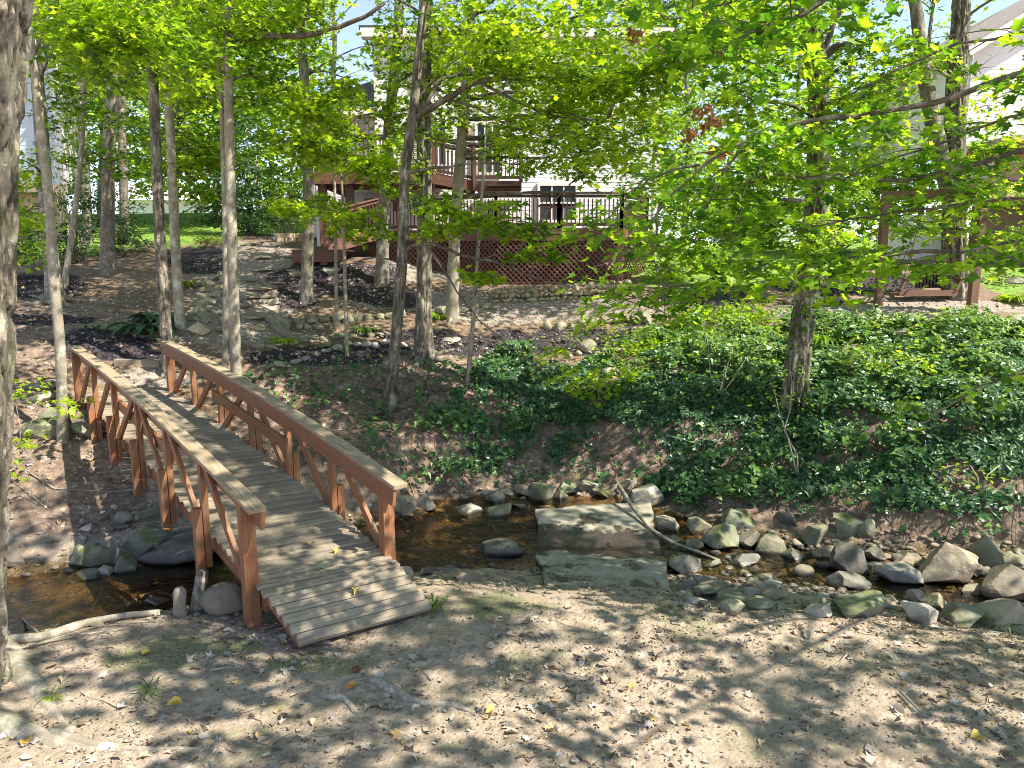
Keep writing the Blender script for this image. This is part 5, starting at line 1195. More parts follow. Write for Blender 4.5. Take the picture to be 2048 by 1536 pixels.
# round patio table on the deck
tb = empty('patio_table', at(1120, 440, 22.2) * [1, 1, 0] + [0, 0, ZF], 'dark round patio table standing on the lower deck behind the railing', 'table')
a_ = np.linspace(0, 2 * np.pi, 28, endpoint=False); c = at(1122, 411, 22.2); m = MB(); m.tube(np.array([c - [0, 0, .03], c]), [.70, .70], 28, .5); m.build('table_top', M_black, tb)
m = MB(); m.tube(np.array([[c[0], c[1], ZF], c - [0, 0, .03]]), [.05, .05], 10); m.build('pedestal', M_black, tb); m = MB(); m.tube(np.array([[c[0], c[1], ZF], [c[0], c[1], ZF + .05]]), [.3, .26], 16); m.build('base', M_black, tb)
for (u, yy, lab) in ((1180, 22.6, 'dark metal patio chair right of the round table behind the deck railing'),):
    c = at(u, 440, yy); c[2] = ZF; ch = empty('patio_chair', c, lab, 'chair'); m = MB(); abox(m, c[0] - .22, c[0] + .22, yy - .22, yy + .22, ZF + .42, ZF + .45); m.build('seat', M_black, ch)
    m = MB()
    for i in range(6): abox(m, c[0] + .19, c[0] + .21, yy - .2 + i * .075, yy - .18 + i * .075, ZF + .451, ZF + .9)
    abox(m, c[0] + .185, c[0] + .215, yy - .22, yy + .22, ZF + .901, ZF + .94); m.build('backrest', M_black, ch)
    for sx in (-.2, .2):
        for sy in (-.2, .2): m = MB(); abox(m, c[0] + sx - .015, c[0] + sx + .015, yy + sy - .015, yy + sy + .015, ZF, ZF + .42); m.build('leg', M_black, ch)
# potted shrub by the lattice, seen as leafy dark fill at its right end
# ================================================================== swing
g1, g2 = G(1756, 613), G(1942, 626)
sw = empty('swing_stand', (g1 + g2) / 2, 'brown timber swing frame of two posts and a top beam on the wood chips', 'swing frame')
t1, t2 = at(1771, 398, g1[1]), at(1966, 398, g2[1]); zt = (t1[2] + t2[2]) / 2
for g_, t_ in ((g1, t1), (g2, t2)):
    m = MB(); m.beam(g_ - UP * .3, [g_[0] + (t_[0] - g_[0]) * .75, g_[1], zt], .155, .155, up=Y_, tint=.5); m.build('post', M_brown, sw)
x1_, x2_ = g1[0] + (t1[0] - g1[0]) * .75, g2[0] + (t2[0] - g2[0]) * .75; d = np.array([x2_ - x1_, g2[1] - g1[1], 0]); d /= np.linalg.norm(d)
e1, e2 = np.array([x1_, g1[1], zt + .10]) - d * .1, np.array([x2_, g2[1], zt + .10]) + d * .1
m = MB(); m.beam(e1, e2, .10, .20, tint=.5); m.build('top_beam', M_brown, sw)
Ys = 16.6; a, b = at(1800, 580, Ys), at(1914, 592, Ys)
bs = empty('swing_bench', ((a[0] + b[0]) / 2, Ys, b[2]), 'brown wooden bench swing hanging low under the timber frame', 'swing')
m = MB(); abox(m, a[0], b[0], Ys, Ys + .05, b[2], a[2]); abox(m, a[0], b[0], Ys + .052, Ys + .5, b[2] + .03, b[2] + .07); m.build('seat', M_brown, bs)
zk = at(1900, 535, Ys)[2]
m = MB(); n = 9
for i in range(n):
    x = a[0] + .55 + i * (b[0] - a[0] - .62) / n; m.box([x + .06, Ys + .52, (a[2] + zk) / 2], [Z_, X_, Y_], ((zk - a[2]) / 2 - .03, .055, .012), rng.random())
abox(m, a[0] + .5, b[0] - .02, Ys + .50, Ys + .54, zk - .03, zk + .04); m.build('backrest', m_wood('dark_swing_slat', (.11, .065, .05), (.06, .035, .03)), bs)
for xx in (a[0] + .02, b[0] - .03):
    m = MB(); ar = at(1925, 558, Ys)[2]; m.beam((xx, Ys + .02, a[2]), (xx + .10, Ys + .02, ar), .05, .10, up=Y_, tint=.5); abox(m, xx + .02, xx + .16, Ys - .05, Ys + .5, ar, ar + .035); m.build('armrest', M_brown, bs)
    m = MB()
    for yy in (Ys + .03, Ys + .47): m.tube(np.array([(xx + .05, yy, ar if yy < Ys + .2 else a[2]), (xx + .05, (e1[1] + e2[1]) / 2, zt + .02)]), .008, 5)
    m.build('chain', M_black, bs)
# ================================================================== shrubs and far trees
def shrub(name, label, cat, base, blobs_, mat, Y=None, size=.10, tpl=HO, stems=5, group=None, per=34, rad=.32, seed=60, stem_r=.018):
    rg = np.random.default_rng(seed); p0 = G(*base) if Y is None else at(base[0], base[1], Y)
    if Y is not None: p0[2] = hz1(p0[0], p0[1])
    root = empty(name, p0, label, cat, group); cr = MB(); st = MB()
    for (u, v, Y2, ru, rv, n, tone) in blobs_:
        c = at(u, v, Y2); k_ = Y2 / F
        for i in range(n):
            w = rg.normal(size=3); w = w / np.linalg.norm(w) * rg.random() ** .4
            p = c + w * [ru * k_, ru * k_ * .8, rv * k_]; gz = hz1(p[0], p[1])
            if p[2] < gz + .08: p[2] = gz + .08 + rg.random() * .1
            P, N, a = spray_pts(p, rad * rg.uniform(.6, 1.2), int(per * rg.uniform(.6, 1.3)), rg, .3, None, .7)
            leaves(cr, P, N, size * rg.uniform(.6, 1.25, len(P)), np.clip(rg.normal(tone, .25, len(P)), 0, 1), tpl, rg=rg, az=a + rg.normal(0, .7, len(P)))
        for i in range(stems):
            e = c + rg.uniform(-.7, .7, 3) * [ru * k_, ru * k_ * .6, rv * k_]; b = p0 + np.append(rg.normal(0, .08, 2), -.05)
            st.tube(np.array([b, (b + e) / 2 + np.append(rg.normal(0, .06, 2), .05), e]), [stem_r, stem_r * .7, stem_r * .3], 5, .5)
    st.build('stem', M_bk3 if stem_r > .012 else M_twig, root); cr.build('foliage', mat, root); return root
SH = 'dark green shrubs on the left slope'
shrub('shrub', 'dark leafy shrub at the left behind the brown trunk', 'shrub', (70, 500), [(70, 440, 21.5, 45, 60, 30, .45), (40, 490, 20.5, 40, 40, 18, .3)], M_lfk, seed=61, group=SH, Y=21)
shrub('shrub', 'tall dark shrub between the crooked sapling and the straight dark trunk', 'shrub', (165, 530), [(165, 430, 22.5, 45, 70, 42, .35), (150, 490, 22, 40, 45, 24, .25), (185, 380, 23, 35, 40, 16, .4)], M_lfk, seed=62, group=SH, Y=22)
shrub('shrub', 'dark shrub right of the straight dark trunk at the lawn edge', 'shrub', (245, 520), [(245, 440, 23.5, 38, 60, 32, .3), (255, 490, 23, 40, 30, 18, .35)], M_lfk, seed=63, group=SH, Y=23)
shrub('shrub', 'airy shrub with sparse dark leaves in front of the pale sky', 'shrub', (140, 480), [(130, 330, 24, 60, 110, 26, .1), (115, 200, 24, 45, 80, 12, .1)], M_lfk, seed=64, Y=24, per=16)
shrub('hemlock_tree', 'blue green conifer with drooping sprays left of the house', 'tree', (500, 470), [(500, 420, 27, 60, 60, 40, .35), (480, 350, 27.5, 55, 60, 40, .35), (470, 270, 28, 45, 60, 30, .4), (430, 400, 28, 50, 50, 26, .45)], m_leaf('hemlock_leaf', [(.02, .055, .022), (.04, .09, .035), (.07, .13, .05)], .3, .5, 1.5), seed=65, Y=28, size=.12, tpl=HF, stems=3, stem_r=.05, rad=.5, per=40)
shrub('shrub', 'glossy dark shrub just left of the landing step and house corner', 'shrub', (570, 462), [(560, 400, 25.5, 50, 50, 36, .35), (590, 360, 26, 30, 40, 16, .3), (540, 440, 25.5, 45, 25, 16, .4)], M_lfk, seed=66, Y=25.5)
shrub('shrub', 'yellow green low shrub at the lawn edge left of the stone steps', 'shrub', (425, 488), [(425, 478, 23.5, 40, 10, 14, .8)], M_lfy, seed=67, Y=23.5, size=.09, rad=.25)
shrub('shrub', 'bright sunlit shrub spilling over the right end of the lattice', 'shrub', (1345, 575), [(1330, 520, 20, 45, 60, 36, .6), (1290, 480, 20.5, 30, 40, 10, .55), (1400, 530, 21, 60, 40, 24, .65)], M_lf, seed=68, Y=20, size=.10, tpl=HM)
shrub('shrub', 'low green shrub by the stone border right of the middle trunks', 'shrub', (1300, 700), [(1390, 640, 16, 70, 30, 18, .55), (1300, 690, 15, 60, 16, 14, .6), (1480, 640, 15.8, 70, 34, 22, .5)], M_lf, seed=69, Y=15.3, size=.09, tpl=HM, rad=.28)
for i, (u, Y2, h) in enumerate(((1462, 40, 92), (1487, 39, 82), (1515, 38, 88), (1540, 38, 78))):
    p = at(u, 494, Y2); rg = np.random.default_rng(80 + i); p[2] = hz1(p[0], p[1])
    root = empty('arborvitae', p, ['yellow green columnar evergreen, leftmost of four behind the garden', 'yellow green columnar evergreen, second from the left of four behind the garden', 'yellow green columnar evergreen, third from the left of four behind the garden', 'yellow green columnar evergreen, rightmost of four behind the garden'][i], 'evergreen', 'row of columnar evergreens')
    n = 900; f = rg.random(n); a = rg.uniform(0, 6.28, n); hh = h * Y2 / F; r = .36 * (1 - f ** 1.8) * (.8 + .4 * rg.random(n)) + .03
    P = p + np.stack([r * np.cos(a), r * np.sin(a), f * hh + .05], 1); N = np.stack([np.cos(a), np.sin(a), rg.normal(.3, .4, n)], 1)
    m = MB(); leaves(m, P, N, rg.uniform(.12, .2, n), rg.random(n), HF, rg=rg); m.build('foliage', M_lfy, root); m = MB(); m.tube(np.array([p - [0, 0, .1], p + [0, 0, hh * .8]]), [.05, .02], 6); m.build('trunk', M_bk1, root)
BGT = 'broad leaved trees in the background'
M_lfbg = m_leaf('far_leaf', [(.08, .16, .02), (.15, .25, .025), (.24, .35, .035), (.34, .42, .06)], .55, .5, 2.3)
def bgtree(label, u, vb, Y, h, rx, z0, n, seed, mat=M_lfbg, w=14, kk=1.0, size=.24):
    T = Tree('maple_tree', label, (u, vb), [(u + 3, vb - 120)], w, Y=Y, bark=M_bk1, top=h, seed=seed, group=BGT, leafmat=mat, leafsize=size, tpl=HF, sides=8)
    T.b[2] = T.b[2]; T.upper(z0 - .8, rx, int(n * 1.9), 48, size, 1.0, .55, keepk=kk); T.done()
bgtree('green tree at the far left beyond the pale blue house', 20, 440, 34, 13, 4, 3.5, 90, 101, kk=.35)
bgtree('leafy background tree between the two left dark trunks', 200, 445, 36, 15, 5, 2.5, 170, 102)
bgtree('dense background tree behind the two slim trunks on the left', 350, 440, 31, 14, 4.6, 2.4, 190, 103)
bgtree('dense green background tree left of the thin pale trunk pair', 430, 455, 33, 15, 4.6, 1.5, 210, 104)
bgtree('background tree filling the gap left of the main house', 540, 460, 34, 14, 4.2, 1.5, 180, 105)
bgtree('background tree above the low roof of the main house', 660, 380, 42, 17, 4.5, 5, 110, 106, kk=.7)
bgtree('green tree right of the main house seen over the deck', 1370, 480, 34, 13, 4.4, 1.0, 300, 107)
bgtree('pale green tree left of the distant white house', 1450, 470, 46, 13, 4.8, 1.2, 230, 108)
bgtree('background tree right of the distant white house', 1680, 490, 33, 12, 4.5, 1.0, 260, 109)
bgtree('tall background tree behind the ivy clad trunk', 1580, 480, 52, 19, 6, 5, 130, 110, kk=.7)
bgtree('background tree in front of the right neighbour house', 1840, 490, 31, 11, 3.4, 1.0, 150, 111)
bgtree('far tree rising behind the main house roof', 1180, 380, 48, 22, 6, 8, 140, 112, kk=.9)
bgtree('far tree behind the white low building on the left', 300, 410, 62, 20, 7, 3, 160, 113, size=.34)
# saplings of the right bank and small plants
def sapling(label, base, stems, sprays, seed, mat=M_lf, size=.09, tpl=HM, r=.014, cat='sapling'):
    rg = np.random.default_rng(seed); p0 = G(*base); root = empty('sapling', p0, label, cat); st, cr = MB(), MB(); Y = p0[1]
    for pix in stems:
        q = [p0 - UP * .05] + [at(u, v, Y + .1 * i) for i, (u, v) in enumerate(pix)]; sm_ = MB(); sm_.tube(np.array(q), np.linspace(r, r * .35, len(q)), 7, .5); sm_.build('stem', M_bk3, root)
    for (u, v, rad, n, tone) in sprays:
        c = at(u, v, Y + rg.uniform(-.3, .3)); P, N, a = spray_pts(c, rad, n, rg, .35, None, .5)
        leaves(cr, P, N, size * rg.uniform(.6, 1.2, n), np.clip(rg.normal(tone, .2, n), 0, 1), tpl, rg=rg, az=a)
        st.tube(np.array([c + [.1, .05, -.12], c]), [.004, .002], 4, .5, caps=False)
    st.build('twigs', M_twig, root)['kind'] = 'stuff'; cr.build('foliage', mat, root)['kind'] = 'stuff'
sapling('slender many stemmed sapling with pale stems in the ivy left of the ivy clad trunk', (1432, 800), [[(1446, 760), (1462, 710), (1475, 650), (1485, 600)], [(1420, 740), (1416, 690), (1408, 640)], [(1465, 760), (1490, 720), (1520, 690)]],
        [(1475, 640, .35, 30, .5), (1410, 640, .35, 30, .5), (1440, 680, .35, 24, .45), (1500, 700, .3, 22, .45), (1520, 640, .35, 28, .5), (1485, 600, .35, 30, .55), (1380, 690, .3, 20, .5), (1540, 720, .3, 20, .4)], 120)
sapling('thin bent sapling in front of the ivy clad trunk', (1597, 962), [[(1594, 910), (1576, 876), (1568, 860), (1580, 820), (1584, 760), (1578, 735)], [(1576, 876), (1560, 830), (1548, 780)]],
        [(1580, 740, .2, 20, .55), (1560, 790, .22, 20, .5), (1600, 800, .22, 20, .5), (1540, 770, .2, 16, .5), (1540, 840, .22, 18, .4), (1500, 850, .2, 14, .35), (1620, 760, .2, 14, .5)], 121, size=.07, tpl=HO)
sapling('bright low maple sapling with layered leaves in the middle of the ivy bank', (1200, 800), [[(1195, 775), (1190, 755)], [(1230, 790), (1280, 780)]],
        [(1170, 755, .34, 40, .9), (1210, 770, .36, 46, .85), (1130, 745, .3, 34, .95), (1260, 790, .36, 40, .8), (1310, 800, .3, 34, .75), (1100, 705, .28, 34, .95), (1235, 745, .3, 28, .9), (1180, 790, .3, 26, .8), (1270, 760, .3, 26, .85)], 122, size=.155)
sapling('small light green maple sapling by the far left bridge end', (40, 900), [[(60, 850), (80, 810)], [(90, 850), (130, 812), (160, 806)], [(40, 850), (30, 800)]],
        [(70, 765, .26, 22, .8), (110, 800, .3, 30, .85), (150, 808, .24, 20, .85), (45, 795, .25, 16, .7), (80, 855, .2, 12, .8)], 123, size=.10, r=.008)
sapling('leafy green maple sprig at the left edge above the dark bank', (100, 1020), [[(85, 960), (60, 910), (35, 890)], [(75, 1000), (25, 960)]],
        [(30, 885, .2, 18, .85), (15, 940, .24, 22, .75), (60, 890, .16, 12, .85), (20, 970, .2, 14, .7)], 124, size=.10, r=.008)
sapling('light green bushy seedling on the upper right ivy slope', (1800, 760), [[(1795, 735), (1780, 715)], [(1820, 740), (1845, 720)]],
        [(1780, 715, .3, 30, .7), (1830, 720, .3, 30, .65), (1800, 745, .28, 24, .6), (1880, 750, .3, 26, .7), (1730, 700, .28, 24, .7)], 126, size=.10)
sapling('leafy compound leaved seedling low in the ivy at the right edge', (1960, 985), [[(1955, 955), (1940, 930)], [(1975, 950), (2000, 930)]],
        [(1940, 930, .26, 26, .6), (2000, 935, .26, 26, .6), (1970, 960, .24, 22, .5), (1900, 950, .24, 18, .55)], 127, size=.09, tpl=HO)
sapling('small green weed at the foot of the near bridge post', (556, 1228), [[(556, 1222)]], [(556, 1220, .06, 12, .8)], 125, size=.03, r=.003, cat='weed')
def rosette(name, label, cat, base, n, L, W, mat, seed, up=.7, tone=.4, group=None):
    rg = np.random.default_rng(seed); p0 = G(*base); m = MB()
    for i in range(n):
        a = rg.uniform(0, 6.28); l = L * rg.uniform(.6, 1.15); d = np.array([math.cos(a), math.sin(a), 0]); sd = np.array([-d[1], d[0], 0]); e = rg.uniform(.6, 1.25) * up
        ts = np.linspace(0, 1, 6); c = p0 + d * (ts[:, None] * l) + UP * (l * (e * ts - e * .95 * ts ** 2.2))[:, None] + np.append(rg.normal(0, .03, 2), 0)
        w = W * np.sin(np.pi * np.clip(ts * .92 + .08, 0, 1)) ** .8
        v = np.concatenate([c - sd * w[:, None] + UP * (w * .35)[:, None], c, c + sd * w[:, None] + UP * (w * .35)[:, None]])
        j = np.arange(5); m.add(v, np.concatenate([np.stack([j, j + 1, j + 7, j + 6], 1), np.stack([j + 6, j + 7, j + 13, j + 12], 1)]), None, float(np.clip(rg.normal(tone, .2), 0, 1)))
    return tag(m.build(name, mat, origin=p0), label, cat, group)
M_hosta = m_leaf('hosta_leaf', [(.03, .07, .035), (.07, .12, .06), (.22, .26, .13)], .25, .4, 1.4)
rosette('hosta_plant', 'large hosta clump behind the far end of the bridge', 'hosta', (292, 672), 46, .75, .10, M_hosta, 130, .9, .4)
rosette('hosta_plant', 'second hosta clump just behind the large one', 'hosta', (310, 645), 30, .6, .09, M_hosta, 131, .9, .3)
rosette('grass_tuft', 'green grass tuft on the trodden bank at the lower left', 'grass tuft', (302, 1385), 20, .20, .005, M_lfk, 132, 1.3, .7)
rosette('grass_tuft', 'grass tuft at the right corner of the ramp end', 'grass tuft', (866, 1222), 30, .22, .007, M_lfk, 133, 1.4, .7)
rosette('grass_tuft', 'grass tuft beside the rocks at the lower right creek edge', 'grass tuft', (2000, 1258), 26, .28, .008, M_lfk, 134, 1.3, .7)
rosette('grass_tuft', 'small bright tuft at the foot of the left edge trunk', 'grass tuft', (100, 1400), 16, .11, .006, M_lf, 135, 1.2, .7)
rosette('lily_plant', 'pale green grassy plant on the lower path edge left of the saplings', 'plant', (566, 690), 36, .38, .022, M_lf, 136, 1.2, .7)
rosette('lily_plant', 'green grassy plant on the lower path edge right of the saplings', 'plant', (728, 668), 40, .42, .025, M_lfk, 137, 1.2, .8)
rosette('lily_plant', 'yellowing grassy plant by the stone stack left of the steps', 'plant', (378, 575), 26, .5, .03, M_lfy, 138, 1.1, .6)
rosette('lily_plant', 'leafy plant at the foot of the middle trunks by the border', 'plant', (875, 640), 36, .42, .03, M_lf, 139, 1.1, .6)
rosette('lily_plant', 'green plant between the leaning ivy trunk and the right border', 'plant', (1650, 690), 40, .55, .05, M_lf, 140, 1.0, .5)
rosette('lily_plant', 'bright bush at the lawn edge on the far right', 'plant', (2030, 605), 50, .5, .05, M_lf, 141, 1.0, .7)

# ================================================================== stuff on the ground
def scatter_px(n, u0, u1, v0, v1, rg, ok=None):
    """ground points spread evenly over a stretch of the ground"""
    c = np.array([G(u, v) for u, v in ((u0, v0), (u1, v0), (u0, v1), (u1, v1))])
    x = rg.uniform(c[:, 0].min(), c[:, 0].max(), n * 3); y = rg.uniform(c[:, 1].min(), c[:, 1].max(), n * 3); z = hz(x, y); P = np.stack([x, y, z], 1)
    u, v, d = proj(P); m = (u > u0 - 30) & (u < u1 + 30) & (v > v0) & (v < v1 + 40)
    if ok is not None: m &= ok(u, v, P)
    return P[m][:n]
rg = np.random.default_rng(300)
# ivy
IVY = [(960, 870, 120, 90), (1180, 800, 200, 60), (1050, 770, 120, 60), (1500, 820, 260, 140), (1450, 930, 200, 90), (1800, 800, 300, 130), (1900, 930, 230, 110), (1650, 900, 200, 100), (1600, 700, 340, 50), (2020, 780, 150, 160), (1250, 740, 120, 26), (1330, 870, 110, 90), (1180, 900, 90, 40), (1760, 1000, 120, 30), (1830, 690, 200, 30), (1280, 800, 180, 60)]
IVS = [(640, 800, 120, 60), (560, 770, 80, 30), (720, 760, 80, 50), (900, 760, 130, 40), (1000, 960, 160, 26), (1250, 960, 140, 30), (1500, 990, 200, 24), (820, 960, 60, 40), (1950, 1060, 130, 40), (760, 880, 60, 60), (690, 700, 60, 16), (1650, 1010, 150, 30)]
def ivy_ok(u, v, P):
    m = np.maximum(blobs(u, v, IVY, .3), .07 * blobs(u, v, IVS, .5)); hole = fbm(P[:, 0] * 1.6, P[:, 1] * 1.6 + P[:, 2] * 2, 51, 4)
    m = m * (1 - .85 * blobs(u, v, [(1190, 905, 90, 55), (1290, 930, 60, 40), (1720, 985, 80, 26)], .5)); m = m * (1 - .9 * sst(.55, .64, hole)); return (rg.random(len(u)) < m) & (cl_dist(P[:, 0], P[:, 1])[0] > .8)
P = scatter_px(60000, 480, 2100, 640, 1090, rg, ivy_ok)
N = hnorm(P[:, 0], P[:, 1]); n = len(P)
lump = sst(.40, .68, fbm(P[:, 0] * 1.7, P[:, 1] * 1.7 + P[:, 2], 61, 4)); hgt = .02 + (.06 + .34 * lump) * rg.random(n) ** .6
m = MB(); tone = np.clip(rg.normal(.34, .26, n) + .25 * (lump - .5) + .45 * sst(1.1, 1.9, P[:, 2]) + .5 * (fbm(P[:, 0] * .9, P[:, 1] * .9, 91, 3) - .5), 0, 1)
leaves(m, P + N * hgt[:, None], N + rg.normal(0, .42, (n, 3)) + [.1, -.35, .25], rg.uniform(.045, .12, n), tone, HI, rg=rg, fold=.12)
M_ivy = m_leaf('ivy_leaf', [(.024, .068, .026), (.048, .118, .038), (.09, .185, .042), (.19, .30, .055)], .3, .36, 1.7, .45, .5)
tag(m.build('ivy', M_ivy), 'dark glossy ivy carpeting the far creek bank', 'ivy', kind='stuff')
# light green weeds standing in the ivy
P = scatter_px(7000, 1050, 2100, 650, 860, rg, lambda u, v, P: (rg.random(len(u)) < np.maximum(blobs(u, v, [(1500, 680, 420, 45), (1850, 700, 260, 60), (1330, 740, 160, 40), (1950, 800, 140, 90), (1480, 760, 120, 60)], .5) * .9, .12)) & (fbm(P[:, 0] * 2.1, P[:, 1] * 2.1 + P[:, 2], 71, 4) > .52)); n = len(P)
m = MB(); leaves(m, P + hnorm(P[:, 0], P[:, 1]) * (.06 + .34 * rg.random(n) ** 1.5)[:, None], rg.normal(0, .5, (n, 3)) + [0, -.15, 1], rg.uniform(.05, .12, n), np.clip(rg.normal(.45, .3, n), 0, 1), HO * [1.25, 1], rg=rg)
tag(m.build('weeds', M_lf), 'light green weeds standing among the ivy', 'weeds', kind='stuff')
# roots and dry vines hanging on the eroded bank
m = MB()
Q = scatter_px(800, 520, 2040, 730, 1060, rg, lambda u, v, P: (np.maximum(blobs(u, v, BANK), 0) > .4) & (P[:, 2] > .0) & (cl_dist(P[:, 0], P[:, 1])[0] > 1.1))
for p in Q:
    nn = hnorm(p[:1], p[1:2])[0]; dn = np.array([nn[0], nn[1], 0]); dn /= np.linalg.norm(dn) + 1e-6; sdv = np.array([-dn[1], dn[0], 0]); q = []; x, y = p[0], p[1]; L = rg.uniform(.3, .9); w = rg.normal(0, .9)
    for i in range(7): q.append((x, y, hz1(x, y) + .025 + .05 * math.sin(i / 6 * 3.1) * rg.random())); x += (dn[0] + sdv[0] * w) * L / 6; y += (dn[1] + sdv[1] * w) * L / 6; w += rg.normal(0, .35)
    m.tube(np.array(q), np.linspace(rg.uniform(.003, .009), .002, 7), 4, rg.random(), caps=False)
tag(m.build('bank_roots', m_plain('dry_root', (.20, .125, .085), .9, .4, 3)), 'tangle of thin dry roots and vines on the eroded bank', 'roots', kind='stuff')
# fallen leaves
m = MB(); Pn = scatter_px(1500, 0, 2048, 1215, 1536, rg, lambda u, v, P: (cl_dist(P[:, 0], P[:, 1])[0] > 1.05) & (rg.random(len(u)) < .12 + sst(.42, .62, fbm(P[:, 0] * 1.1, P[:, 1] * 1.1, 15, 4))))
Pf = scatter_px(5200, 0, 1400, 560, 1060, rg, lambda u, v, P: (cl_dist(P[:, 0], P[:, 1])[0] > .9) & (blobs(u, v, IVY) < .5))
for P, s0, s1 in ((Pn, .03, .105), (Pf, .05, .11)):
    n = len(P); N = hnorm(P[:, 0], P[:, 1]) + rg.normal(0, .33, (n, 3))
    tt = rg.random(n) ** 1.15; sz = s0 + (s1 - s0) * rg.random(n) ** 1.6; kd = rg.integers(0, 4, n)
    for q_, tp, fo, dr in ((0, np.array([(0, 0), (.20, .05), (.36, .25), (.40, .5), (.28, .74), (.10, .93), (0, 1.0)]), .35, .3), (1, HN, .4, .25), (2, np.array([(0, 0), (.12, .08), (.25, .3), (.22, .36), (.28, .5), (.20, .74), (.06, .9), (0, 1.0)]), .8, .5), (3, HM, .6, .1)):
        w_ = kd == q_; leaves(m, P[w_] + [0, 0, .012], N[w_], sz[w_], tt[w_], tp, fo, rg, droop=dr)
M_lit = m_leaf('fallen_leaf', [(.16, .115, .075), (.30, .23, .165), (.42, .34, .27), (.34, .31, .26), (.50, .43, .36), (.46, .30, .10)], .12, .8, 1.2, .2, .3)
tag(m.build('fallen_leaves', M_lit), 'dry tan and yellow leaves scattered on the ground', 'leaf litter', kind='stuff')
# crumbs of bark, leaf and soil
m = MB(); P = scatter_px(9000, 0, 2048, 1205, 1536, rg, lambda u, v, P: (cl_dist(P[:, 0], P[:, 1])[0] > .95) & (rg.random(len(u)) < .25 + sst(.4, .6, fbm(P[:, 0] * 2, P[:, 1] * 2, 19, 4)))); n = len(P)
leaves(m, P + [0, 0, .006], hnorm(P[:, 0], P[:, 1]) + rg.normal(0, .4, (n, 3)), rg.uniform(.008, .030, n), rg.random(n), np.array([(0, 0), (.22, .12), (.3, .6), (0, 1.0)]), .5, rg)
tag(m.build('ground_litter', m_leaf('litter_crumb', [(.05, .038, .026), (.13, .10, .07), (.26, .20, .145), (.42, .35, .27)], 0, .9, 1, .2, .3)), 'fine crumbs of bark and leaf on the trodden bank', 'litter', kind='stuff')
# leaves one can point at
for (u, v, sz, c, lab) in ((708, 1348, .11, (.20, .06, .03), 'dark red brown fallen leaf in front of the ramp'), (712, 1380, .12, (.50, .26, .05), 'orange fallen leaf below the dark red one'), (365, 1412, .12, (.55, .38, .05), 'bright yellow fallen leaf left of the middle of the foreground'), (55, 1494, .11, (.55, .36, .06), 'orange yellow leaf on the root at the lower left corner'), (283, 1312, .09, (.50, .33, .06), 'yellow leaf on the mossy ground left of the ramp'),
                           (1960, 1482, .10, (.58, .42, .08), 'pale yellow leaf at the lower right'), (990, 1423, .09, (.48, .36, .10), 'yellow leaf near the tree root in the foreground'), (486, 1272, .08, (.52, .36, .06), 'yellow leaf left of the ramp corner')):
    p = G(u, v); m = MB(); leaves(m, (p + [0, 0, .02])[None], np.array([[.1, -.25, 1.]]), sz, .5, HM if c[0] < .3 else np.array([(0, 0), (.26, .12), (.38, .42), (.2, .78), (0, 1.0)]), .7, rg, droop=.3)
    tag(m.build('fallen_leaf', m_plain('fallen_leaf_' + str(u), c, .8, .2, 20), origin=p), lab, 'leaf')
for (s_, r_, c, lab) in ((.55, .75, (.48, .36, .10), 'curled tan leaf on the bridge deck near the front'), (.35, .95, (.52, .36, .06), 'yellow leaf on the bridge deck beside the tan one'), (-.25, .8, (.50, .38, .08), 'yellow leaf on the last level deck board'), (.15, .62, (.22, .27, .14), 'grey green leaf lying on the bridge deck')):
    p = bp(s_, r_, .012) if s_ > -.2 else bp(-.35, r_, -.03); m = MB(); leaves(m, p[None], np.array([[.05, -.1, 1.]]), .11, .5, HM, .5, rg)
    tag(m.build('fallen_leaf', m_plain('deck_leaf_' + str(int(s_ * 100)), c, .8, .2, 20), origin=p), lab, 'leaf')
# bark mulch chips, wood chips and gravel
m = MB(); P = scatter_px(26000, 0, 2100, 520, 760, rg, lambda u, v, P: blobs(u, v, MULCH) > .45)
n = len(P); N = hnorm(P[:, 0], P[:, 1]) + rg.normal(0, .5, (n, 3)); CH = np.array([(0, 0), (.16, .05), (.2, .6), (0, 1.0)])
leaves(m, P + [0, 0, .012], N, rg.uniform(.04, .10, n), rg.random(n), CH, .3, rg)
tag(m.build('bark_mulch', m_leaf('mulch_chip', [(.010, .008, .008), (.03, .022, .022), (.06, .045, .045), (.13, .10, .10)], 0, .9, 1, .2, .3)), 'dark bark mulch covering the garden beds', 'mulch', kind='stuff')
m = MB(); P = scatter_px(22000, 150, 2100, 480, 790, rg, lambda u, v, P: blobs(u, v, GRAV) > .45); n = len(P)
leaves(m, P + [0, 0, .012], hnorm(P[:, 0], P[:, 1]) + rg.normal(0, .5, (n, 3)), rg.uniform(.03, .075, n), rg.random(n), CH * [1.8, 1], .3, rg)
tag(m.build('gravel', m_leaf('pebble_chip', [(.12, .09, .065), (.26, .20, .15), (.40, .33, .26), (.55, .47, .38)], 0, .9, 1, .2, .3)), 'tan pea gravel and wood chips on the paths', 'gravel', kind='stuff')
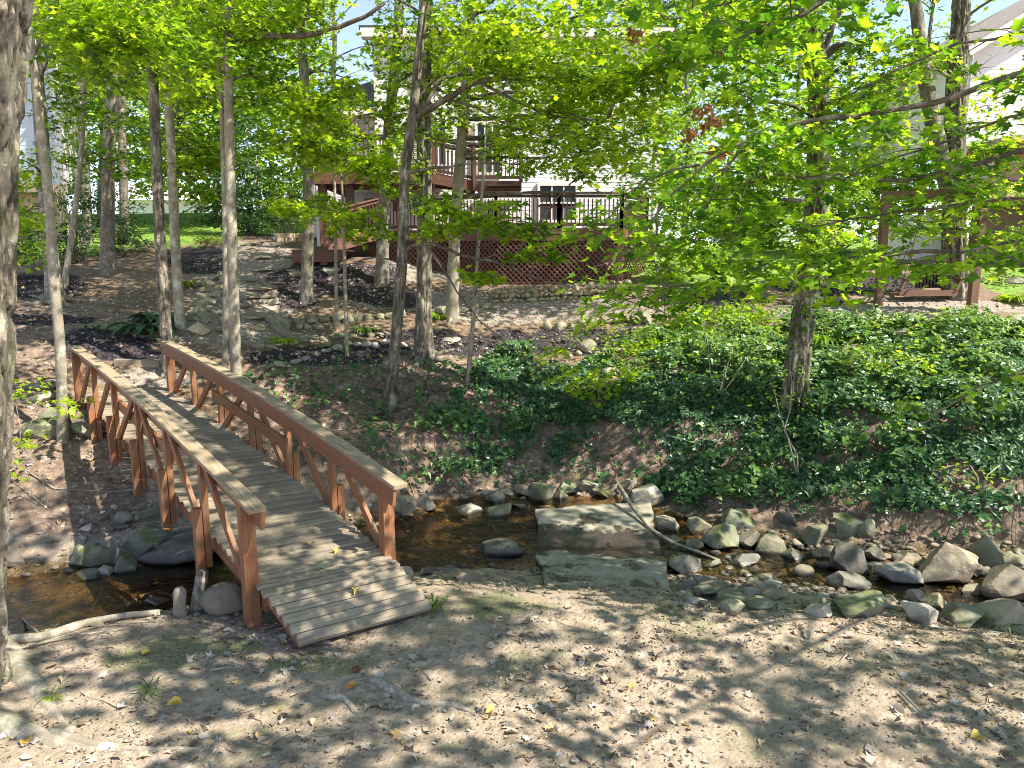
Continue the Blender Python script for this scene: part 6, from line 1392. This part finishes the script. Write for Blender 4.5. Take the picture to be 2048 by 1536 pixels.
# pebbles of the creek bed and near bank
m = MB(); P = np.concatenate([scatter_px(1500, 1330, 2060, 1060, 1270, rg, lambda u, v, P: cl_dist(P[:, 0], P[:, 1])[0] < 1.15), scatter_px(420, 650, 1090, 1010, 1180, rg, lambda u, v, P: cl_dist(P[:, 0], P[:, 1])[0] < 1.25), scatter_px(260, 0, 450, 1020, 1260, rg), scatter_px(420, 850, 1360, 1135, 1200, rg), scatter_px(500, 0, 2048, 1230, 1530, rg)])
v0, f0 = ICO[2]
for i, p in enumerate(P):
    s_ = rg.uniform(.012, .05) ** 1.0 * (1 if i < 2180 else .6 if i < 2600 else .35); vv = v0 * (1 + .3 * (vnoise(v0[:, 0] * 1.5 + i, v0[:, 1] * 1.5 + v0[:, 2], i) - .5))[:, None] * [s_ * rg.uniform(.9, 1.6), s_, s_ * rg.uniform(.5, .8)]
    m.add(vv + p + [0, 0, s_ * .3], f0, vv * 3 + rg.uniform(-30, 30, 3), .5, True)
tag(m.build('creek_gravel', M_rt), 'small pebbles between the creek stones and on the bank', 'pebbles', kind='stuff')
# twigs
m = MB()
for p in np.concatenate([scatter_px(190, 0, 2048, 1225, 1536, rg), scatter_px(90, 0, 420, 880, 1060, rg), scatter_px(110, 0, 330, 1235, 1300, rg)]):
    a = rg.uniform(-.9, .9) + (3.14 if rg.random() < .5 else 0); L = rg.uniform(.06, .32); q = []
    for t in np.linspace(0, 1, 5): x, y = p[0] + math.cos(a) * L * t, p[1] + math.sin(a) * L * t; a += rg.normal(0, .14); q.append((x, y, hz1(x, y) + .01))
    m.tube(np.array(q), np.linspace(rg.uniform(.0025, .006), .0015, 5), 5, rg.random(), caps=False)
tag(m.build('twigs', m_plain('dry_twig', (.27, .21, .15), .9, .4, 3)), 'small dry twigs littering the ground', 'twigs', kind='stuff')
# grass of the lawns
m = MB(); P = scatter_px(34000, 20, 2100, 425, 620, rg, lambda u, v, P: (blobs(u, v, LAWN) > .4) & (P[:, 1] < 38)); n = len(P)
leaves(m, P, rg.normal(0, 1, (n, 3)) * [1, 1, .1] + [.0, -1.2, .2], rg.uniform(.08, .17, n), rg.random(n), np.array([(0, 0), (.12, .3), (0, 1.0)]), .1, rg, az=np.full(n, 0.), droop=.1)
tag(m.build('grass', m_leaf('grass_blade', [(.09, .18, .025), (.15, .26, .03), (.25, .34, .05)], .4, .5, 1.6)), 'lawn grass around the houses', 'grass', kind='stuff')
# sticks, stumps and roots
def stick(name, label, cat, pix, r0, r1, mat, lift=.03, hts=None):
    q = []
    for i, (u, v) in enumerate(pix):
        p = G(u, v); p[2] += lift + (hts[i] if hts else 0); q.append(p)
    m = MB(); q = np.array(q); L = np.linspace(0, len(q) - 1, len(q) * 4); q = np.stack([np.interp(L, np.arange(len(q)), q[:, i]) for i in range(3)], 1)
    m.tube(q, np.linspace(r0, r1, len(q)), 9, .5, .12, len(q)); tag(m.build(name, mat, origin=q.mean(0)), label, cat)
# the long stick leans from the bank across the slab
q = np.array([at(1238, 972, 11.2), at(1262, 1010, 10.6), at(1300, 1058, 10.0), at(1345, 1085, 9.6), at(1400, 1105, 9.3), at(1440, 1122, 9.1)]); m = MB(); m.tube(q, np.linspace(.036, .018, 6), 8, .5, .1, 3)
tag(m.build('fallen_branch', M_bk3, origin=q.mean(0)), 'long bare stick leaning from the bank across the slab onto the rocks', 'branch')
stick('tree_root', 'thick mossy root breaking the trodden bank right of the middle of the foreground', 'root', [(745, 1365), (790, 1385), (815, 1402), (850, 1412), (905, 1415), (950, 1430)], .05, .02, M_bk3, -.005)
stick('tree_root', 'smooth pale root in the sunny patch of the foreground', 'root', [(640, 1395), (690, 1398), (710, 1425), (740, 1452), (790, 1462), (850, 1490)], .035, .012, M_bk3, -.002)
stick('tree_root', 'long root at the lower left corner running along the ground', 'root', [(100, 1470), (180, 1492), (260, 1500), (400, 1498)], .06, .012, M_bk3, -.01)
stick('driftwood_log', 'grey weathered log along the near water edge at the left', 'log', [(10, 1290), (90, 1282), (170, 1255), (250, 1240), (320, 1232)], .055, .03, M_bk3, .04)
stick('driftwood_log', 'curved pale driftwood piece at the water edge left of the stump', 'log', [(255, 1225), (280, 1205), (310, 1198), (345, 1200)], .03, .022, M_bk3, .06)
for i, (pp, L2) in enumerate((([(20, 1310), (140, 1280), (260, 1262)], 'thin dry stick in the heap at the left, the lower one'), ([(60, 1300), (180, 1262), (330, 1245)], 'thin dry stick in the heap at the left, the upper one'), ([(205, 1180), (200, 1200), (182, 1228)], 'curved thin stick standing in the water at the left'), ([(40, 1240), (90, 1285), (120, 1250)], 'forked bare twig over the water at the left edge'),
                             ([(420, 1352), (455, 1346), (490, 1345)], 'short straight stick lying on the ground left of the ramp'), ([(1800, 1393), (1830, 1420), (1850, 1440)], 'dark broken stick on the lower right ground'), ([(1660, 1345), (1680, 1330), (1695, 1315)], 'pale stick on the right ground'), ([(60, 950), (110, 985), (230, 990), (330, 975)], 'long bare stick on the dark bank left of the bridge'))):
    stick('fallen_branch', L2, 'branch', pp, .012, .005, M_bk3, .03)
p = G(362, 1232); m = MB(); m.tube(np.array([p - UP * .05, p + [0, 0, .12], p + [.01, 0, .27], p + [.0, 0, .31]]), [.085, .06, .062, .035], 12, .5, .2, 5); tag(m.build('tree_stump', M_bk3, origin=p), 'small pale rotten stump at the near bank left of the round boulder', 'stump')
p = G(392, 1225); m = MB(); m.tube(np.array([p - UP * .05, p + [.03, .05, .2], p + [.06, .1, .42]]), [.08, .07, .06], 10, .5, .2, 6); tag(m.build('tree_stump', M_bk2, origin=p), 'mossy leaning stump between the pale stump and the round boulder', 'stump')
